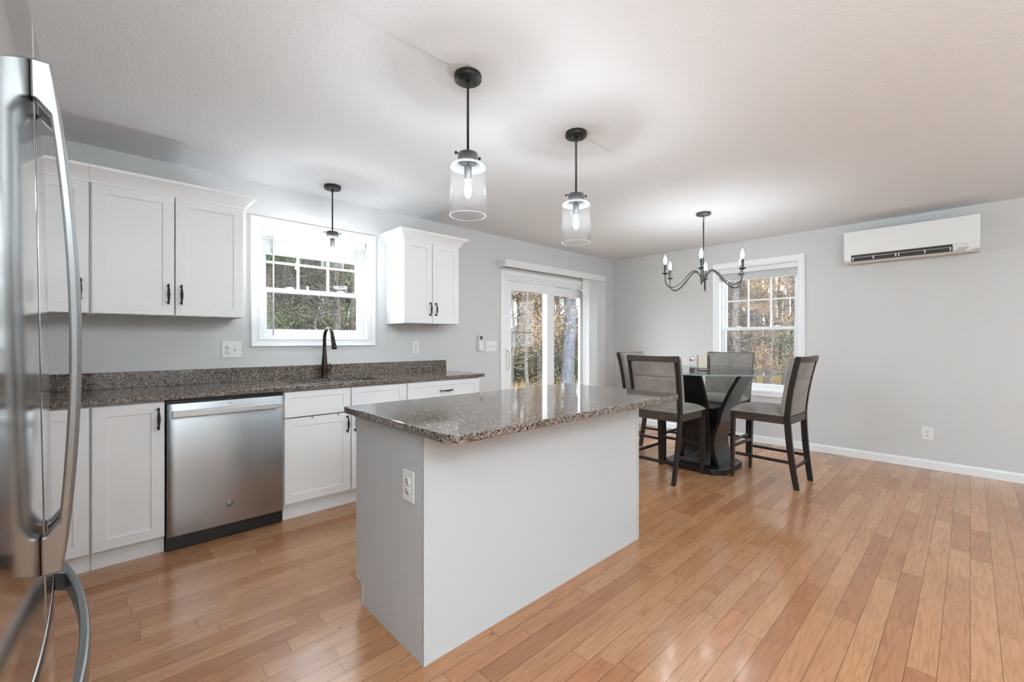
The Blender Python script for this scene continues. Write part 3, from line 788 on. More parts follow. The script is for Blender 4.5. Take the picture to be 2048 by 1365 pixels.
# ------------------------------------------------------------------ mini split air conditioner
def minisplit():
    y0, y1, z0, z1, xf = -3.839, -2.897, 2.007, 2.316, -.234
    yc = (y0 + y1) / 2
    r_ = empty('air_conditioner', (0, yc, z0), label='white wall mounted mini split unit high on the right wall', cat='air conditioner')
    off = Vector((0, -yc, -z0)); P_ = []
    # side profile (x, z)
    pr = [(-.001, z1), (-.001, z0 + .012), (-.150, z0), (xf + .012, z0 + .012), (xf + .002, z0 + .030), (xf + .002, z1)]
    body = MB().prism([(p[0], p[1]) for p in pr], y0 + .001, y1 - .001, 'y'); P_.append(body.build('housing', M['plastic'], r_, bevel=.004))
    P_.append(MB().box(xf - .004, xf + .001, y0, y1, z0 + .078, z1).build('front_panel', M['plastic'], r_, bevel=.003))
    # outlet slot with louvres
    ya, yb = -3.672, -2.955
    s = MB().prism([(xf - .0012, z0 + .072), (xf - .0012, z0 + .030), (xf + .010, z0 + .010), (xf + .018, z0 + .014), (xf + .020, z0 + .072)], ya, yb, 'y'); P_.append(s.build('air_outlet', M['slot'], r_))
    sl = MB()
    for (za, xa) in ((.046, -.0030), (.026, .003)):
        sl.prism([(xf + xa - .001, z0 + za + .003), (xf + xa - .001, z0 + za - .003), (xf + xa + .003, z0 + za - .002), (xf + xa + .003, z0 + za + .005)], ya + .01, yb - .01, 'y')
    lo = sl.build('louvre', M['grey'], r_); P_.append(lo)
    for q in (0.02, .25, .5, .53, .76, .98):
        yy = ya + (yb - ya) * q; P_.append(MB().box(xf - .006, xf, yy - .004, yy + .004, z0 + .018, z0 + .050).build('louvre_clip', M['plastic'], r_))
    P_.append(MB().box(xf + .0, xf + .03, y0 + .05, y0 + .09, z0 + .002, z0 + .018).build('sensor', M['trim'], r_, bevel=.003))
    P_.append(MB().box(xf - .0012, xf + .01, -3.77, -3.70, z0 + .016, z0 + .04).build('display_window', mat('pale_grey_window', (.5, .5, .5), .3), r_, bevel=.002))
    def rotE(o): o.rotation_euler = (R(90), 0, -R(90))
    t = text_mesh('lettering', 'MITSUBISHI', .011, M['grey'], r_); rotE(t); t.location = (xf + .0005, -3.737, z0 + .064); P_.append(t)
    t2 = text_mesh('lettering', 'ELECTRIC', .008, M['grey'], r_); rotE(t2); t2.location = (xf + .0005, -3.742, z0 + .053); P_.append(t2)
    t3 = text_mesh('lettering', 'MSZ SERIES', .007, M['plastic_line'], r_); rotE(t3); bpy.data.objects.remove(t3)
    P_.append(MB().box(xf + .0012, xf + .003, -3.815, -3.785, z0 + .0655, z0 + .068).build('label_stripe', M['plastic_line'], r_))
    d = MB()
    for (dy, dz) in ((0, .0052), (-.0045, -.0026), (.0045, -.0026)):
        yy, zz = -3.694 + dy, z0 + .063 + dz; d.prism([(yy, zz - .0052), (yy + .003, zz), (yy, zz + .0052), (yy - .003, zz)], xf + .0005, xf + .003, 'x')
    P_.append(d.build('emblem', M['grey'], r_))
    for o in P_:
        o.location = Vector(o.location) + off
minisplit()

# ------------------------------------------------------------------ lamps
def pendant(name, x, y, label, rot):
    r_ = empty(name, (x, y, CEIL), rot, label, 'pendant light')
    c = MB().lathe([(0, -.0005), (.062, -.0005), (.063, -.004), (.063, -.022), (.060, -.026), (0, -.026)], n=40)
    for s_ in (-1, 1): c.tube([(s_ * .035, 0, -.026), (s_ * .035, 0, -.033)], .0035, 8)
    c.build('canopy', M['black'], r_)
    MB().tube([(0, 0, -.026), (0, 0, -.040), (0, 0, -.055), (0, 0, -.370)], [.010, .009, .0058, .0058], 12).build('rod', M['black'], r_)
    hd = MB().lathe([(0, -.362), (.044, -.362), (.045, -.366), (.045, -.376), (.0, -.376)], n=32)
    hd.lathe([(0, -.400), (.043, -.400), (.043, -.406), (0, -.406)], n=32)
    hd.tube([(0, 0, -.376), (0, 0, -.40)], .012, 10)
    for s_ in (-1, 1):
        hd.tube([(s_ * .044, 0, -.371), (s_ * .062, 0, -.371)], .0028, 8); hd.tube([(s_ * .058, 0, -.371), (s_ * .0645, 0, -.371)], [.0075, .0075], 12)
    hd.build('shade_holder', M['black'], r_)
    g = MB(); ro = [(.0480, -.364), (.0480, -.398), (.052, -.407), (.062, -.412), (.076, -.416), (.0835, -.426), (.0840, -.44), (.0840, -.648)]
    ri = [(r - .0032, z) for r, z in ro]; ri[3] = (.061, -.4155); ri[4] = (.0745, -.4195); ri[5] = (.0805, -.428)
    g.lathe(ro[:6], n=48, mi=2); g.lathe(ri[:6][::-1], n=48, mi=2); g.lathe(ro[5:], n=48); g.lathe(ri[5:][::-1], n=48); g.lathe([ro[-1], ri[-1]], n=48, mi=1); g.lathe([ro[0], ri[0]], n=48, mi=1)
    g.build('glass_shade', [M['shade'], M['shade_edge'], M['shoulder']], r_, weld=True)
    MB().tube([(0, 0, -.406), (0, 0, -.420)], .005, 8).lathe([(0, -.418), (.016, -.418), (.018, -.422), (.018, -.482), (.015, -.485), (0, -.485)], n=20).build('socket', M['iron'], r_)
    MB().lathe([(0.0, -.485), (.009, -.487), (.011, -.500), (.0145, -.515), (.0155, -.530), (.0145, -.545), (.009, -.562), (0, -.568)], n=20).build('bulb', M['bulb'], r_)
    return r_
pendant('pendant_light', -4.496, -2.194, 'glass cylinder pendant over the island, nearer one', R(-10))
pendant('pendant_light', -3.696, -2.190, 'glass cylinder pendant over the island, farther one', R(-35))
pendant('pendant_light', -4.402, -0.314, 'glass cylinder pendant in front of the kitchen window', R(-10))

def chandelier():
    x, y = -1.531, -2.023
    r_ = empty('chandelier', (x, y, CEIL), 0, 'dark six arm candle chandelier over the dining table', 'chandelier')
    MB().lathe([(0, -.0005), (.064, -.0005), (.066, -.004), (.066, -.018), (.061, -.022), (0, -.022)], n=40).build('canopy', M['iron'], r_)
    k = MB()
    for i in range(3):
        zc = -.034 - .020 * i; n = 14
        pts = [(.008 * math.cos(2 * math.pi * q / n), 0, zc + .013 * math.sin(2 * math.pi * q / n)) for q in range(n + 1)]
        if i % 2: pts = [(p[1], p[0], p[2]) for p in pts]
        k.tube(pts, .0022, 6, caps=False)
    k.build('chain', M['iron'], r_)
    MB().tube([(0, 0, -.088), (0, 0, -.56)], .0062, 12).build('rod', M['iron'], r_)
    MB().lathe([(0, -.545), (.012, -.548), (.015, -.56), (.013, -.60), (.015, -.615), (.026, -.622), (.028, -.634), (.022, -.644), (.010, -.652), (.006, -.66), (0, -.662)], n=20).build('hub', M['iron'], r_)
    for i in range(6):
        a = R(20 + 60 * i); ca, sa = math.cos(a), math.sin(a)
        prof = [(.018, -.632), (.030, -.606), (.052, -.572), (.080, -.556), (.115, -.566), (.160, -.606), (.210, -.658), (.260, -.697), (.305, -.716), (.345, -.706), (.368, -.676), (.375, -.635), (.375, -.590)]
        pts = []
        for j in range(len(prof) - 1):       # smooth in-between points
            p0 = prof[max(j - 1, 0)]; p1 = prof[j]; p2 = prof[j + 1]; p3 = prof[min(j + 2, len(prof) - 1)]
            for t in (0, .25, .5, .75):
                f = lambda q: .5 * (2 * p1[q] + (p2[q] - p0[q]) * t + (2 * p0[q] - 5 * p1[q] + 4 * p2[q] - p3[q]) * t * t + (3 * p1[q] - p0[q] - 3 * p2[q] + p3[q]) * t ** 3)
                pts.append((f(0) * ca, f(0) * sa, f(1)))
        pts.append((prof[-1][0] * ca, prof[-1][0] * sa, prof[-1][1]))
        arm = MB().tube(pts, .0062, 10).build('arm', M['iron'], r_)
        c = (.375 * ca, .375 * sa, 0)
        MB().lathe([(0, -.596), (.012, -.594), (.030, -.584), (.031, -.581), (.011, -.583), (.011, -.580), (0.0, -.580)], c, 24).build('drip_cup', M['iron'], arm)
        MB().lathe([(.0125, -.583), (.0125, -.500), (.010, -.497), (0, -.497)], c, 16).build('candle_sleeve', M['iron'], arm)
        MB().lathe([(.0, -.499), (.008, -.497), (.0125, -.485), (.0155, -.468), (.0135, -.448), (.007, -.428), (.002, -.412), (0, -.408)], c, 16).build('bulb', M['candle'], arm)
chandelier()

# unseen lamps added behind the camera as fill light
def fill_flush_lamp(x, y, label):  # added fill lamp shaped as a flush ceiling fixture
    r_ = empty('fill_ceiling_lamp', (x, y, CEIL), 0, label, 'added fill light')
    MB().lathe([(0, -.0005), (.17, -.0005), (.172, -.02), (.165, -.025), (0, -.025)], n=32).build('base', M['black'], r_)
    MB().lathe([(.155, -.0255), (.15, -.05), (.12, -.075), (.06, -.09), (0, -.094)], n=32).build('diffuser', M['fill_diffuser'], r_)
M['fill_diffuser'] = emis('fill_diffuser_glow', (.86, .96, 1.04), FILL_CEIL_E)
fill_flush_lamp(-4.9, -5.6, 'added round ceiling fill lamp behind the camera, nearer the refrigerator')
fill_flush_lamp(-1.9, -5.6, 'added round ceiling fill lamp behind the camera, nearer the right wall')

def fill_uplight(x, y, watts, label, color=(.84, .95, 1.0)):  # stand and bowl built around an added upward fill light
    r_ = empty('fill_uplight_stand', (x, y, 0), 0, label, 'floor lamp')
    MB().lathe([(0, 0), (.14, 0), (.14, .015), (.02, .03), (0, .03)], n=32).build('base', M['black'], r_)
    MB().tube([(0, 0, .03), (0, 0, 1.390)], .012, 12).build('pole', M['black'], r_)
    MB().lathe([(.012, 1.380), (.06, 1.395), (.13, 1.440), (.17, 1.480), (.165, 1.482), (.125, 1.446), (.05, 1.405), (0, 1.402)], n=32).build('bowl', M['black'], r_)
    d = bpy.data.lights.new('fill_uplight_area', 'AREA'); d.shape = 'DISK'; d.size = .26; d.energy = watts; d.color = color
    o = bpy.data.objects.new('fill_uplight_area', d); col.objects.link(o); o.parent = r_; o.location = (0, 0, 1.450); o.rotation_euler = (math.pi, 0, 0)
fill_uplight(-4.9, -6.0, FILL_UP1_W, 'added fill uplight on a black stand in the middle of the living area')
fill_uplight(-6.25, -5.5, FILL_UP3_W, 'added fill uplight on a black stand against the left wall of the living area')
fill_uplight(-2.3, -6.3, FILL_UP2_W, 'added fill uplight on a black stand in the living area toward the right wall', (.72, .90, 1.0))

# ------------------------------------------------------------------ dining table
TX, TY = -1.43, -1.98
PX = 0.03               # pedestal stands a little off the centre of the glass
def dining_table():
    r_ = empty('dining_table', (TX, TY, 0), 0, 'round glass dining table on a black curved pedestal', 'table')
    # glass top
    Rr, z0, z1 = .68, .925, .937
    g = MB(); n = 96
    g.lathe([(0, z1), (Rr - .003, z1)], n=n, mi=0, smooth=False); g.lathe([(0, z0), (Rr - .003, z0)][::-1], n=n, mi=0, smooth=False)
    g.lathe([(Rr - .003, z1), (Rr, z1 - .003), (Rr, z0 + .003), (Rr - .003, z0)], n=n, mi=1)
    g.build('glass_top', [M['tglass'], M['tedge']], r_, weld=True)
    # floor plate: clipped square
    a, c = .290, .10
    pts = [(a, -a + c), (a, a - c)] ; poly = []
    for (sx, sy, flip) in ((1, -1, 0), (1, 1, 1), (-1, 1, 0), (-1, -1, 1)):
        p1 = (sx * (a - c), sy * a); p2 = (sx * a, sy * (a - c)); seq = [p1, p2] if not flip else [p2, p1]
        m_ = (sx * (a - c * .36), sy * (a - c * .36))
        for t in (0, .25, .5, .75, 1):
            q0, q2 = seq; poly.append(((1 - t) ** 2 * q0[0] + 2 * t * (1 - t) * m_[0] + t * t * q2[0], (1 - t) ** 2 * q0[1] + 2 * t * (1 - t) * m_[1] + t * t * q2[1]))
    MB().prism(poly, 0, .052).build('base_plate', M['lacquer'], r_, bevel=.004)
    # curved boards
    def off(z):
        t = (z - .052) / (.925 - .052); return .205 - .045 * math.sin(min(t / .45, 1) * math.pi) * (1 if t < .45 else 0) + (0 if t < .40 else .205 * ((t - .40) / .60) ** 1.6)
    nz = 18; hw = .175; th = .034
    for k in range(4):
        ztop = .60 if k == 1 else .925; hw = (.175, .13, .175, .13)[k]
        zs = [.052 + (ztop - .052) * i / nz for i in range(nz + 1)]
        outer = [(-off(z), z) for z in zs]; inner = [(-off(z) + th, z) for z in zs]
        b = MB().prism([(p[0], p[1]) for p in outer] + inner[::-1], -hw, hw, 'x', smooth=False)
        o = b.build('curved_board', M['lacquer'], r_, bevel=.003)
        o.rotation_euler = (0, 0, k * math.pi / 2); o.location = (PX, 0, 0)
    MB().box(-.12, .17, -.14, .14, .052, .58).build("core", M['lacquer'], r_)
dining_table()

# ------------------------------------------------------------------ counter height dining chair
def yb(z):
    """rear edge line of the back leg / stile, local y"""
    if z < .6: t = (.6 - z) / .6; return -.205 - .055 * t ** 1.6
    t = (z - .6) / .48; return -.205 - .020 * t - .062 * t ** 1.7
def chair(label):
    r_ = empty('dining_chair', (0, 0, 0), 0, label, 'chair')
    H = 1.085
    # rear legs run up into the stiles
    for s_ in (-1, 1):
        zs = [0 + H * i / 20 for i in range(21)]
        front = [(yb(z) + .046 - (.008 if z > .6 else 0) - (.006 * (1 - min(z / .3, 1))), z) for z in zs]; back = [(yb(z), z) for z in zs]
        xs = lambda z: s_ * ((.185 + .03 * min(z / .6, 1)) if z < .6 else .215 + .012 * (z - .6) / .48)
        vs = []; 
        for (y_, z) in back + front[::-1]: pass
        mb = MB(); n = len(zs); t = .014
        rows = []
        for i, z in enumerate(zs):
            xc = xs(z); rows.append([(xc - t, back[i][0], z), (xc + t, back[i][0], z), (xc + t, front[i][0], z), (xc - t, front[i][0], z)])
        vs = [v for r in rows for v in r]; fs = [(0, 1, 2, 3), tuple(4 * (n - 1) + q for q in (3, 2, 1, 0))]
        for i in range(n - 1):
            for q in range(4): fs.append((4 * i + q, 4 * i + (q + 1) % 4, 4 * i + 4 + (q + 1) % 4, 4 * i + 4 + q))
        mb.add(vs, fs).build('leg', M['wood'], r_, bevel=.002)
    for s_ in (-1, 1):          # front legs, tapered
        mb = MB(); xs_ = s_ * .205
        rows = []
        for (z, w, yo) in ((0, .018, .264), (.25, .021, .264), (.585, .024, .260)):
            rows.append([(xs_ - w, yo - 2 * w + .02, z), (xs_ + w, yo - 2 * w + .02, z), (xs_ + w, yo + .002, z), (xs_ - w, yo + .002, z)])
        vs = [v for r in rows for v in r]; fs = [(0, 1, 2, 3), (11, 10, 9, 8)]
        for i in range(2):
            for q in range(4): fs.append((4 * i + q, 4 * i + (q + 1) % 4, 4 * i + 4 + (q + 1) % 4, 4 * i + 4 + q))
        mb.add(vs, fs).build('leg', M['wood'], r_, bevel=.002)
    ap = MB(); za, zb_ = .528, .592
    ap.box(-.185, .185, .228, .250, za, zb_); ap.box(-.20, .20, -.200, -.178, za, zb_)
    for s_ in (-1, 1): ap.box(s_ * .205 - .011, s_ * .205 + .011, -.178, .232, za, zb_)
    ap.build('apron', M['rail'], r_, bevel=.002)
    zs = .215
    for s_ in (-1, 1):
        MB().add([(s_ * .197 - .009, yb(zs) + .04, zs - .012), (s_ * .197 + .009, yb(zs) + .04, zs - .012), (s_ * .197 + .009, .232, zs - .012), (s_ * .197 - .009, .232, zs - .012),
                  (s_ * .197 - .009, yb(zs) + .04, zs + .012), (s_ * .197 + .009, yb(zs) + .04, zs + .012), (s_ * .197 + .009, .232, zs + .012), (s_ * .197 - .009, .232, zs + .012)],
                 [(3, 2, 1, 0), (4, 5, 6, 7), (0, 1, 5, 4), (1, 2, 6, 5), (2, 3, 7, 6), (3, 0, 4, 7)]).build('stretcher', M['wood'], r_, bevel=.0015)
    MB().box(-.190, .190, .236, .254, .268, .292).build('stretcher', M['wood'], r_, bevel=.0015)
    MB().box(-.186, .186, yb(.17) + .012, yb(.17) + .030, .160, .184).build('stretcher', M['wood'], r_, bevel=.0015)
    # seat cushion
    nx, ny = 18, 18; x2 = .232; y0, y1 = -.185, .272
    def prof(u): return (1 - abs(u) ** 5) ** (1 / 2.2)
    top = {}; mb = MB(); vs = []; fs = []
    for j in range(ny + 1):
        for i in range(nx + 1):
            u = -1 + 2 * i / nx; v = -1 + 2 * j / ny
            u_ = math.copysign(abs(math.sin(u * math.pi / 2)) ** .75, u); v_ = math.copysign(abs(math.sin(v * math.pi / 2)) ** .75, v)
            hx = x2 * (1 - .05 * (1 - v_) / 2) ; X = hx * u_; Y = (y0 + y1) / 2 + (y1 - y0) / 2 * v_ - (.016 * (abs(u_) ** 3) if v_ > 0 else 0) * v_
            vs.append((X, Y, .604 + .046 * prof(u_) * prof(v_)))
    for j in range(ny):
        for i in range(nx):
            a = j * (nx + 1) + i; fs.append((a, a + 1, a + nx + 2, a + nx + 1))
    b = len(vs); ring = [i for i in range(nx + 1)] + [j * (nx + 1) + nx for j in range(1, ny + 1)] + [ny * (nx + 1) + i for i in range(nx - 1, -1, -1)] + [j * (nx + 1) for j in range(ny - 1, 0, -1)]
    for q in ring: vs.append((vs[q][0] * .985, vs[q][1], .592))
    m_ = len(ring)
    for q in range(m_): fs.append((ring[q], b + q, b + (q + 1) % m_, ring[(q + 1) % m_]))
    fs.append(tuple(b + q for q in range(m_)))
    seat = mb.add(vs, fs, 0, True).build('seat', M['fabric'], r_)
    pp = [Vector((vs[q][0] * 1.004, vs[q][1] + (.002 if vs[q][1] > 0 else -.001), .6025)) for q in ring]; pp.append(pp[0])
    MB().tube(pp, .0042, 6, caps=False).build('piping', M['piping'], seat)
    # back: upholstered shell, slightly dished, with wooden top rail behind
    nu, nv = 14, 64
    def shell(y_front, y_back, xw, z0, z1, name, mat_, sag=.020, crease=None, parent=r_):
        vs = []; fs = []
        for side in (0, 1):
            for j in range(nv + 1):
                z = z0 + (z1 - z0) * j / nv
                for i in range(nu + 1):
                    u = -1 + 2 * i / nu
                    c = -sag * (1 - u * u) * (min(1, max(0, (z - .60) / .3)))
                    e = (abs(u) ** 8) * .010 + (((j / nv) > .93) * ((j / nv - .93) / .07) ** 2) * .008
                    y_ = yb(z) + (y_front - e if side == 0 else y_back + e * .5) + c
                    if crease and side == 1: y_ += .018 * math.exp(-((z - crease) / .0065) ** 2) * (1 - abs(u) ** 6)
                    vs.append((u * (xw + .010 * max(0, (z - .6)) / .48), y_, z))
        m0 = (nu + 1) * (nv + 1)
        for j in range(nv):
            for i in range(nu):
                a = j * (nu + 1) + i; fs.append((a, a + nu + 1, a + nu + 2, a + 1)); fs.append((m0 + a, m0 + a + 1, m0 + a + nu + 2, m0 + a + nu + 1))
        for j in range(nv):
            for i in (0, nu):
                a = j * (nu + 1) + i; q = [a, a + nu + 1, m0 + a + nu + 1, m0 + a]; fs.append(tuple(q if i else q[::-1]))
        for i in range(nu):
            for j in (0, nv):
                a = j * (nu + 1) + i; q = [a, a + 1, m0 + a + 1, m0 + a]; fs.append(tuple(q if j else q[::-1]))
        return MB().add(vs, fs, 0, True).build(name, mat_, parent)
    back = shell(.074, .004, .200, .600, 1.050, 'backrest', M['fabric'], crease=.905)
    # front upholstery wraps over the stiles
    shell(.079, .0385, .232, .612, 1.082, 'front_cushion', M['fabric'], parent=back)
    # top rail
    vs = []; fs = []; nr = 16
    for i in range(nr + 1):
        u = -1 + 2 * i / nr; c = -.020 * (1 - u * u); x_ = u * .239
        zt = 1.089 + .004 * abs(u) ** 3; y0_ = yb(1.07) + c
        vs += [(x_, y0_ - .001, 1.046), (x_, y0_ + .040, 1.046), (x_, y0_ + .040, zt), (x_, y0_ - .003, zt)]
    for i in range(nr):
        for q in range(4): fs.append((4 * i + q, 4 * i + 4 + q, 4 * i + 4 + (q + 1) % 4, 4 * i + (q + 1) % 4))
    fs += [(0, 1, 2, 3), tuple(4 * nr + q for q in (3, 2, 1, 0))]
    MB().add(vs, fs).build('top_rail', M['rail'], r_, bevel=.002)
    return r_
ch = chair('grey velvet chair with its back to the island at the glass table')
spots = [(-1.985, -1.885, -91, 'grey velvet chair with its back to the island at the glass table'),
         (-1.405, -2.575, -2.5, 'grey velvet chair on the right side of the table, its back toward the open floor'),
         (-0.885, -1.940, 90, 'grey velvet chair at the glass table nearest the dining window'),
         (-1.375, -1.395, 180, 'grey velvet chair at the glass table nearest the sliding door')]
for i, (x, y, a, lb) in enumerate(spots):
    c = ch if i == 0 else copy_tree(ch)
    c.location = (x, y, 0); c.rotation_euler = (0, 0, R(a)); c['label'] = lb; c['group'] = 'dining chairs around the glass table'

# things on the table
def caddy():
    zt = .9375; r_ = empty('napkin_holder', (-1.615, -2.049, zt), R(-47), 'wire caddy of paper napkins standing on the glass table', 'napkin holder')
    w = MB()
    for s_ in (-1, 1):
        pts = [(-.035, s_ * .022, .004), (.035, s_ * .022, .004)]
        w.tube(pts, .003, 6)
    for s_ in (-1, 1):
        w.tube([(s_ * .05, -.03, .006), (s_ * .05, .03, .006)], .003, 6); w.tube([(s_ * .05, -.03, .022), (s_ * .05, .03, .022)], .003, 6)
        w.tube([(-.05, s_ * .03, .006), (.05, s_ * .03, .006)], .003, 6); w.tube([(-.05, s_ * .03, .022), (.05, s_ * .03, .022)], .003, 6)
    for sx in (-1, 1):
        for sy in (-1, 1): w.tube([(sx * .05, sy * .03, .003), (sx * .05, sy * .03, .024)], .003, 6)
    for rr in (.022, .012):
        pts = [(.052 - 0, -rr, .02)] + [(.052, -rr * math.cos(R(180 * k / 10)), .105 + (rr - .022) + rr * math.sin(R(180 * k / 10))) for k in range(11)] + [(.052, rr, .02)]
        w.tube(pts, .0026, 6)
    w.v = [(v[0] * 1.1, v[1] * 1.15, v[2] * 1.12) for v in w.v]; w.build('wire_frame', M['iron'], r_)
    MB().box(-.046, .034, -.026, .026, .009, .150).build('napkin_stack', M['napkin'], r_, bevel=.004)
caddy()
def shaker_jar():
    r_ = empty('pepper_shaker', (-1.948, -2.098, .9375), 0, 'glass pepper shaker with ridged metal cap beside the napkins', 'shaker')
    MB().lathe([(0, 0), (.024, 0), (.025, .003), (.022, .06), (.020, .095), (.019, .105)], n=20).build('jar', M['shade'], r_)
    MB().lathe([(0, .003), (.0215, .003), (.0205, .045), (0, .045)], n=18).build('pepper', M['pepper'], r_)
    MB().lathe([(.021, .105), (.022, .107), (.022, .130), (.018, .142), (.010, .148), (0, .149)], n=20).build('cap', M['chrome'], r_)
shaker_jar()

# ------------------------------------------------------------------ refrigerator
def fridge():
    K = .116                                  # bow of the front
    q = lambda s_: (K if s_ > 0 else .21) * s_ * s_
    r_ = empty('refrigerator', (-5.767, -2.80, 0), 0, 'large stainless french door refrigerator at the left edge', 'refrigerator')
    r_.rotation_euler = (0, -.0152, 0)
    MB().box(-.74, -.0725, -.452, .452, .03, 1.70).build('case', M['case'], r_, bevel=.004)
    def front(name, s0, s1, z0, z1, n=60):
        pts = []
        for k in range(n + 1):
            s = s0 + (s1 - s0) * k / n; e = 0
            d = min(abs(s - s0), abs(s1 - s)); rr = .010
            if d < rr: e = rr - math.sqrt(max(0, rr * rr - (rr - d) ** 2))
            pts.append((-q(s) - e, s))
        # extra points at the rounded edges
        def edge(s_e, sg):
            return [(-q(s_e) - .010 + .010 * math.cos(R(a)), s_e + sg * (.010 - .010 * math.sin(R(a)))) for a in (90, 70, 50, 30, 10)]
        inner = [(-q(s0 + .010 + (s1 - s0 - .020) * k / n), s0 + .010 + (s1 - s0 - .020) * k / n) for k in range(n + 1)]
        poly = edge(s0, 1) + inner + edge(s1, -1)[::-1]
        poly += [(-.072, s1), (-.072, s0)]
        return MB().prism(poly, z0, z1, 'z', smooth=True).build(name, M['fsteel'], r_, bevel=.002)
    def vhandle(d, s_):
        z0, z1 = .876, 1.637; n = 30
        out = []; inn = []
        for k in range(n + 1):
            t = k / n; z = z0 + (z1 - z0) * t
            b = .021 + .024 * math.sin(math.pi * t) ** .85
            out.append((b, z))
            if z0 + .060 < z < z1 - .060: inn.append((b - .0115, z))
        xs = -q(s_) - .0005
        poly = [(xs, z0), (xs, z0 + .057)] + [(.0045, z0 + .059)] + inn + [(.0045, z1 - .059), (xs, z1 - .057), (xs, z1)] + out[::-1]
        poly = [(p[0], p[1]) for p in poly]
        MB().prism(poly[::-1], s_ - .0125, s_ + .0125, 'y').build('handle', M['hsteel'], d, bevel=.003)
    dn = front('door', -.452, -.0035, .776, 1.716); vhandle(dn, -.034)
    df = front('door', .0035, .452, .776, 1.716); vhandle(df, .038)
    dr = front('freezer_drawer', -.452, .452, .075, .768)
    n = 40; out = []; inn = []
    for k in range(n + 1):
        s = -.37 + .74 * k / n; b = .048 - .042 * (abs(s) / .37) ** 2.0; out.append((b, s))
        if abs(s) < .33: inn.append((b - .013, s))
    poly = [(-q(-.37) - .0005, -.37), (-q(-.33) - .0005, -.33)] + inn + [(-q(.33) - .0005, .33), (-q(.37) - .0005, .37)] + out[::-1]
    MB().prism(poly[::-1], .700, .742, 'z').build('handle', M['hsteel'], dr, bevel=.004)
    MB().box(-.10, -.03, -.45, .45, .0, .07).build('grille', M['blackp'], r_)
    MB().box(-.14, -.02, .38, .44, 1.701, 1.735).box(-.14, -.02, -.44, -.38, 1.701, 1.735).build('hinge_cover', M['case'], r_, bevel=.004)
fridge()

